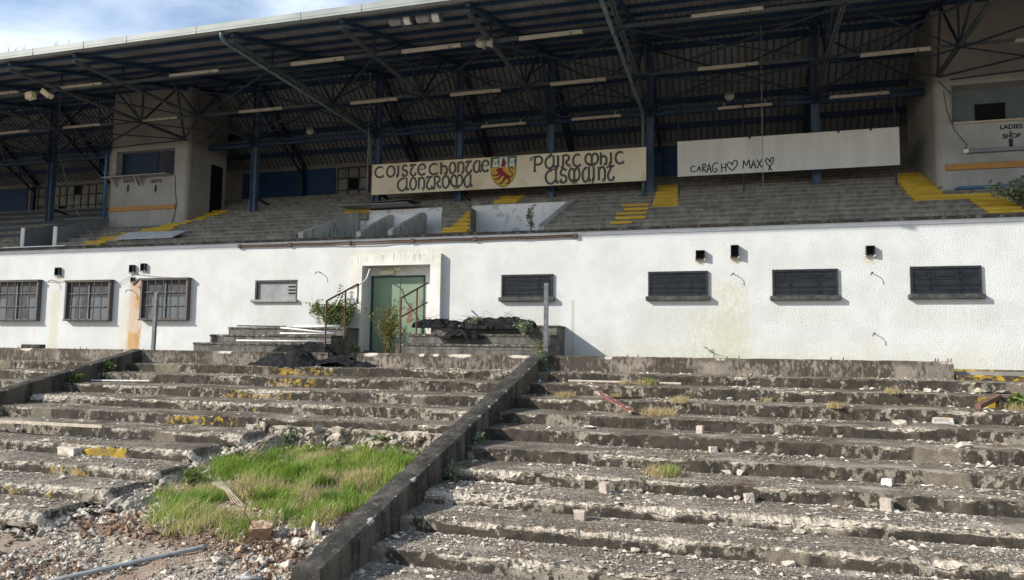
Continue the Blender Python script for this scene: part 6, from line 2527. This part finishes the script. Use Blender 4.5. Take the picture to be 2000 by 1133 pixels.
p = at(655, 634, -.45)
shrub('shrub', 'bushy green shrub behind the left handrail', 'shrub', (p.x + .05, -.5, .55), .95, .45, 30, 'leaf', 70, .085, 1, .10, lean=(-.05, 0), spread=.42)
shrub('shrub', 'tall sparse sprig rising at the top of the green shrub', 'shrub', (p.x + .05, -.4, .6), 1.45, .20, 6, 'leaf', 60, .08, 2, .05, spread=.12)
shrub('shrub', 'pale sparse shrub reaching left from the green shrub', 'shrub', (p.x - .35, -.45, .6), .95, .3, 9, 'leaf', 45, .08, 21, .12, lean=(-.5, 0), spread=.2)
p = at(757, 668, -1.3)
shrub('shrub', 'yellowing shrub growing in front of the green door', 'shrub', (p.x + .05, -1.3, -.3), 1.75, .65, 20, 'leaf_yellow', 58, .072, 3, .12, stem_r=.012, spread=.12)
p = at(696, 662, -1.2)
shrub('weed', 'small bright green weed between the left handrail and the door', 'weed', (p.x, -1.2, -.3), .55, .15, 5, 'leaf', 22, .10, 4, .2)
p = at(1022, 668, -1.9)
shrub('weed', 'silvery weed sprawling over the right stepped block', 'weed', (p.x, -1.9, .42), .36, .36, 11, 'leaf_grey', 34, .08, 5, .3)
p = at(930, 642, -1.2)
shrub('weed', 'short grey-green weed growing through the netting', 'weed', (p.x, -1.2, .68), .26, .3, 8, 'leaf_grey', 22, .07, 6, .3)
p = at(1058, 690, -2.9)
shrub('weed', 'weed hanging over the head of the long kerb beside the tall post', 'weed', (p.x + .02, -2.92, .02), -.5, .17, 9, 'leaf_grey', 40, .085, 7, -.1, depth=.6)
shrub('weed', 'thin upright sprig above the hanging weed', 'weed', (p.x - .1, -2.85, -.12), .45, .1, 3, 'leaf', 26, .07, 8, .1)
p = at(1045, 443, .35)
shrub('weed', 'tall grey weed standing in front of the flaking dugout wall', 'weed', (p.x - .1, .30, 3.4), .78, .16, 4, 'leaf_grey', 44, .08, 9, .05)
p = at(2010, 400, .1)
shrub('shrub', 'grey-leaved branch leaning in from the right edge above the coping', 'shrub', (p.x + .25, .2, 3.4), 1.05, .75, 14, 'leaf_grey', 60, .13, 10, .25, lean=(-.45, 0))
p = at(1990, 782, YS[1] - .1)
shrub('weed', 'bright green weed at the right edge below the yellow step', 'weed', (p.x + .1, p.y, ZS[2]), .36, .2, 7, 'leaf', 34, .10, 11, .2)
for i, (px, py, lab) in enumerate(((860, 925, 'silver-leaved weed at the foot of the long kerb'), (915, 868, 'small weed higher up against the long kerb'), (560, 880, 'grey-leaved weed at the top left of the grass'), (745, 878, 'dark green weed at the top right of the grass, by the broken slabs'),
                                   (375, 948, 'bright leafy weed at the left tip of the grass'), (160, 742, 'spiky green weed under the upper sloping kerb'), (84, 790, 'dark weed further down the upper sloping kerb'))):
    if i in (0, 1):
        q = on_tread(px + 8, py)[0]
        q.x = max(q.x, XK1 + .08)
    elif i in (2, 3, 4):
        q = on_ground(px, py)
    else:
        q = at(px, py, -4.0 if i == 5 else -5.0)
        q.x = max(q.x, XL1 + .06)
        q.z = ZS[1] if i == 5 else ZS[2]
    shrub('weed', lab, 'weed', q, (.26, .16, .42, .34, .3, .3, .25)[i], (.2, .12, .25, .25, .22, .16, .2)[i], 7, ('leaf_grey', 'leaf_grey', 'leaf_grey', 'leaf', 'leaf', 'leaf', 'leaf')[i], 26, .09, 30 + i, .25, stem_r=.005)
# dandelions
for (px, py, lab) in ((601, 884, 'yellow dandelion at the top of the grass'), (467, 682, 'yellow dandelion on the left stepped block'), (903, 882, 'yellow dandelion beside the long kerb')):
    q = on_ground(px, py + 14) if px < 610 and py > 800 else (at(px, py, -2.5) if py < 700 else on_tread(px + 4, py + 6)[0])
    r = thing('dandelion', lab, 'flower', q)
    m2 = MB()
    top_ = Vector(q) + Vector((0, 0, .26 if py > 880 and px < 700 else .10))
    m2.tube([q, top_], .004, 5)
    m2.build('stem', MT['leaf_grey'] if False else MT['stem'], r)
    m2, t2 = MB(), []
    for k in range(14):
        a = 6.28 * k / 14
        m2.add([top_, top_ + Vector((math.cos(a) * .028, math.sin(a) * .028, .012)), top_ + Vector((math.cos(a + .4) * .028, math.sin(a + .4) * .028, .012)), top_ + Vector((0, 0, .02))], [(0, 1, 2), (3, 2, 1)])
        t2 += [k / 14] * 4
    m2.build('bloom', MT['flower'], r)
# dry stalks: reddish stems in the grass, bleached stalks beside it
for i, (px, py, n_, h, lab, mt) in enumerate(((480, 905, 16, .5, 'clump of dry brown stems at the upper left of the grass', 'drystem'), (490, 985, 12, .5, 'thin reddish bare stems standing in the grass', 'rust'), (590, 990, 12, .55, 'thin bleached bare stems in the middle of the grass', 'drystem'))):
    q = on_ground(px, py)
    m2 = MB()
    rnd_ = random.Random(70 + i)
    for k in range(n_):
        e = q + Vector((rnd_.gauss(0, .22), rnd_.gauss(0, .12), h * rnd_.uniform(.5, 1)))
        b0 = q + Vector((rnd_.gauss(0, .08), rnd_.gauss(0, .06), -.02))
        m2.tube([b0, b0.lerp(e, .5) + Vector((rnd_.gauss(0, .02), 0, .03)), e], [.005, .004, .002], 4)
    tag(m2.build('stalk_clump', MT[mt]), lab, 'stalks')
q1, q2 = on_ground(413, 962), on_ground(470, 1000)
m2 = MB()
for k in range(4):
    m2.tube([q1 + Vector((.02 * k, .05 * k, .16)), q1.lerp(q2, .5) + Vector((0, .03 * k, .17)), q2 + Vector((.06 * k - .15, 0, .12))], .006, 4)
tag(m2.build('bleached_stalks', MT['beige']), 'fan of bleached straight stalks lying on the left of the grass', 'stalks')
for i, (px, py) in enumerate(((15, 106), (29, 104), (44, 101), (108, 92), (132, 90))):
    b0 = at(px, py + 1, YE - .1)
    b0.z = ZE + .12
    m2 = MB()
    rnd_ = random.Random(i)
    for k in range(3):
        m2.tube([b0, b0 + Vector((rnd_.gauss(0, .03), 0, .12)), b0 + Vector((rnd_.gauss(.04, .06), 0, rnd_.uniform(.14, .30) * (1.3 if i in (0, 3) else .9)))], [.006, .005, .003], 4)
    tag(m2.build('gutter_weed', MT['drystem']), 'wispy dry weed growing in the gutter, %s from the left' % ORD[i], 'weed', 'weeds along the gutter')


# --- black netting
def netting(lab, px0, px1, pyb, h, y, d, seed, zb):
    a_, b2 = at(px0, pyb, y), at(px1, pyb, y)
    cx_, rx_ = (a_.x + b2.x) / 2, (b2.x - a_.x) / 2
    m2 = MB()
    n, m = 84, 40
    for i in range(n + 1):
        for j in range(m + 1):
            u, v = -1 + 2 * i / n, -1 + 2 * j / m
            rr_ = math.sqrt(u * u + v * v)
            pr_ = max(0, 1 - rr_ * rr_ * (1 + .35 * fbm(u * 1.5 + seed, v * 1.5, 1)))
            lump = .62 + .6 * fbm(u * 1.5 + seed, v * 1.2, 2.2, 2)
            ux = u * 2.2 + .8 * fbm(u * 1.2, v * 1.2, seed + 5)
            fold = 1.25 - 1.9 * abs(noise.noise(Vector((ux * 1.1 + seed + .5 * v, v * 2.6 + .8 * math.sin(ux * 1.7), 4.4)))) - 1.0 * abs(noise.noise(Vector((ux * 2.3 + seed, v * 4.5 + ux, 9.4))))
            fine = fbm(u * 7 + seed, v * 7, 6.6, 2)
            z_ = zb + h * (pr_ ** .55) * (lump * .85 + .17 * fold) + .010 * fine * (pr_ > 0) + (.0 if pr_ > 0 else -.05)
            m2.v.append((cx_ + u * rx_ + .07 * fbm(u * 3, v * 3, seed, 2), y + v * d + .07 * fbm(u * 3 + 9, v * 3, seed, 2), z_))
    for i in range(n):
        for j in range(m):
            k = i * (m + 1) + j
            m2.f.append((k, k + m + 1, k + m + 2, k + 1))
            m2.m.append(0)
    # loose strands around the heap
    rnd_ = random.Random(seed)
    for k in range(26):
        b0 = Vector((cx_ + rnd_.uniform(-1, 1) * rx_ * .9, y - d * rnd_.uniform(.2, .8), zb + h * rnd_.uniform(.2, .7)))
        e = b0 + Vector((rnd_.gauss(0, .22), -.05, rnd_.uniform(-.02, .12)))
        m2.tube([b0, b0.lerp(e, .5) + Vector((0, -.02, .02)), e], .0035, 4)
    o = m2.build('netting', MT['net'], smooth=True)
    return tag(o, lab, 'netting', 'heaps of black netting by the door')


netting('big heap of black netting slumped over the low wall left of the door path', 500, 650, 704, .50, -2.78, .52, 3, -.47)
netting('black netting spread across the foot of the door path', 590, 742, 706, .34, -2.75, .45, 14, -.47)
netting('low heap of black netting at the threshold behind the right handrail post', 672, 770, 676, .30, -1.9, .6, 25, -.32)
netting('dark bundle of black netting on the right block, nearest the door surround', 806, 918, 640, .28, -.75, .28, 36, .66)
netting('tallest heap of black netting on the right stepped block, with wisps trailing', 898, 1047, 655, .46, -.85, .42, 47, .62)
netting('tongue of black netting trailing down over the right block steps', 862, 945, 672, .24, -1.75, .36, 58, .34)
netting('black netting draped up over the lowest tier of the left stepped block', 535, 655, 674, .34, -2.40, .34, 71, -.12)
# litter
for (px, py, w, mt, lab) in ((597, 712, .14, 'white', 'white crumpled scrap on the step below the black netting'), (828, 737, .09, 'red', 'small red scrap on the upper left steps'), (1085, 724, .12, 'ltblue', 'pale blue plastic scrap at the foot of the low wall'), (1055, 745, .1, 'ltblue', 'tiny pale blue scrap beside the head of the long kerb')):
    q = on_tread(px, py)
    if q:
        o = rough_chunk(q[0], w / 2, w / 3, w / 3.4, px, MT[mt], 0, (.3, .2))
        o.name = 'litter'
        tag(o, lab, 'litter')

# --- planks, poles, pipes and wires
p, q = at(1165, 764, -4.95), at(1238, 806, -5.78)
m2 = MB()
m2.bar(p, q, .15, .035)
tag(m2.build('plank', MT['plank']), 'weathered red and white plank slanting down the right steps', 'plank')
p, q = on_tread(1190, 782)[0], on_tread(1252, 781)[0]
m2 = MB()
m2.bar(p + Vector((0, .1, .03)), q + Vector((0, .1, .03)), .07, .04)
tag(m2.build('iron_bar', MT['rust']), 'thin dark rusty bar behind the red and white plank', 'bar')
p, q = on_tread(1908, 802)[0], on_tread(1952, 786)[0]
m2 = MB()
m2.bar(p + Vector((0, -.05, .06)), q + Vector((0, .1, .22)), .10, .08)
tag(m2.build('beam', MT['wood_brown']), 'short rusty brown beam propped at the broken end of the right steps', 'beam')
m2 = MB()
a_, b2 = at(1110, 744, YS[0] - .2), at(1222, 747, YS[0] - .2)
m2.tube([(a_.x, a_.y, ZS[1] + .05), (b2.x, b2.y, ZS[1] + .05)], .028, 8)
tag(m2.build('pole', MT['beige']), 'thin pole lying along the second step, left of the straw tuft', 'pole')
m2 = MB()
a_, b2 = at(1288, 749, YS[0] - .2), at(1330, 751, YS[0] - .2)
m2.tube([(a_.x, a_.y, ZS[1] + .05), (b2.x, b2.y, ZS[1] + .05)], .026, 8)
tag(m2.build('pole', MT['beige']), 'short pole piece right of the straw and green tuft', 'pole')
m2 = MB()
p, q = on_tread(2, 849)[0], on_tread(226, 857)[0]
q.y = p.y
m2.bar(Vector((p.x - 1.2, p.y, ZS[5] + .06)), Vector((q.x, p.y, ZS[5] + .06)), .07, .055)
tag(m2.build('pole', MT['beige']), 'long pale pole lying along the left steps to the left edge', 'pole')
m2 = MB()
p = at(180, 747, YS[1] - .25)
m2.bar((p.x, p.y, ZS[2] + .04), (p.x + 1.75, p.y + .1, ZS[2] + .07), .09, .03)
tag(m2.build('board', MT['white']), 'narrow whitish board lying on the steps under the upper kerb', 'board')
p, q = on_ground(150, 1133), on_ground(395, 1076)
d = (q - p).normalized()
m2 = MB()
m2.tube([p - d * .9 + Vector((0, 0, .05)), p + Vector((0, 0, .06)), q + Vector((0, 0, .05)), q + d * .05 + Vector((0, 0, .05))], .031, 12)
tag(m2.build('metal_pipe', MT['galvpipe'], smooth=True), 'long grey metal pipe lying on the gravel at the bottom left', 'pipe')
p = on_ground(486, 1134)
m2 = MB()
m2.tube([p + Vector((-.18, 0, .02)), p + Vector((.16, .04, .03))], .024, 10)
tag(m2.build('metal_pipe', MT['galvpipe'], smooth=True), 'short grey pipe end at the bottom edge beside the kerb', 'pipe')
a_ = on_ground(200, 1040)
b2 = Vector(a_)
rod('bent rusty rod arching over the rubble on the left', 'bent_rod', [at(164, 958, -10.4), at(152, 968, -10.5), at(147, 990, -10.7), at(147, 1012, -10.9), at(156, 1030, -11.2), at(172, 1043, -11.5), on_ground(190, 1052)], .008, MT['rebar'], 'rod')
pb = on_ground(540, 1066)
rod('thin bent rusty rod rising beside the orange-brown block', 'bent_rod', [at(482, 991, pb.y + .1), at(476, 1000, pb.y + .05), at(488, 1018, pb.y), at(500, 1040, pb.y), at(512, 1058, pb.y - .1), pb, pb + Vector((.3, -.2, .02))], .008, MT['rebar'], 'rod')
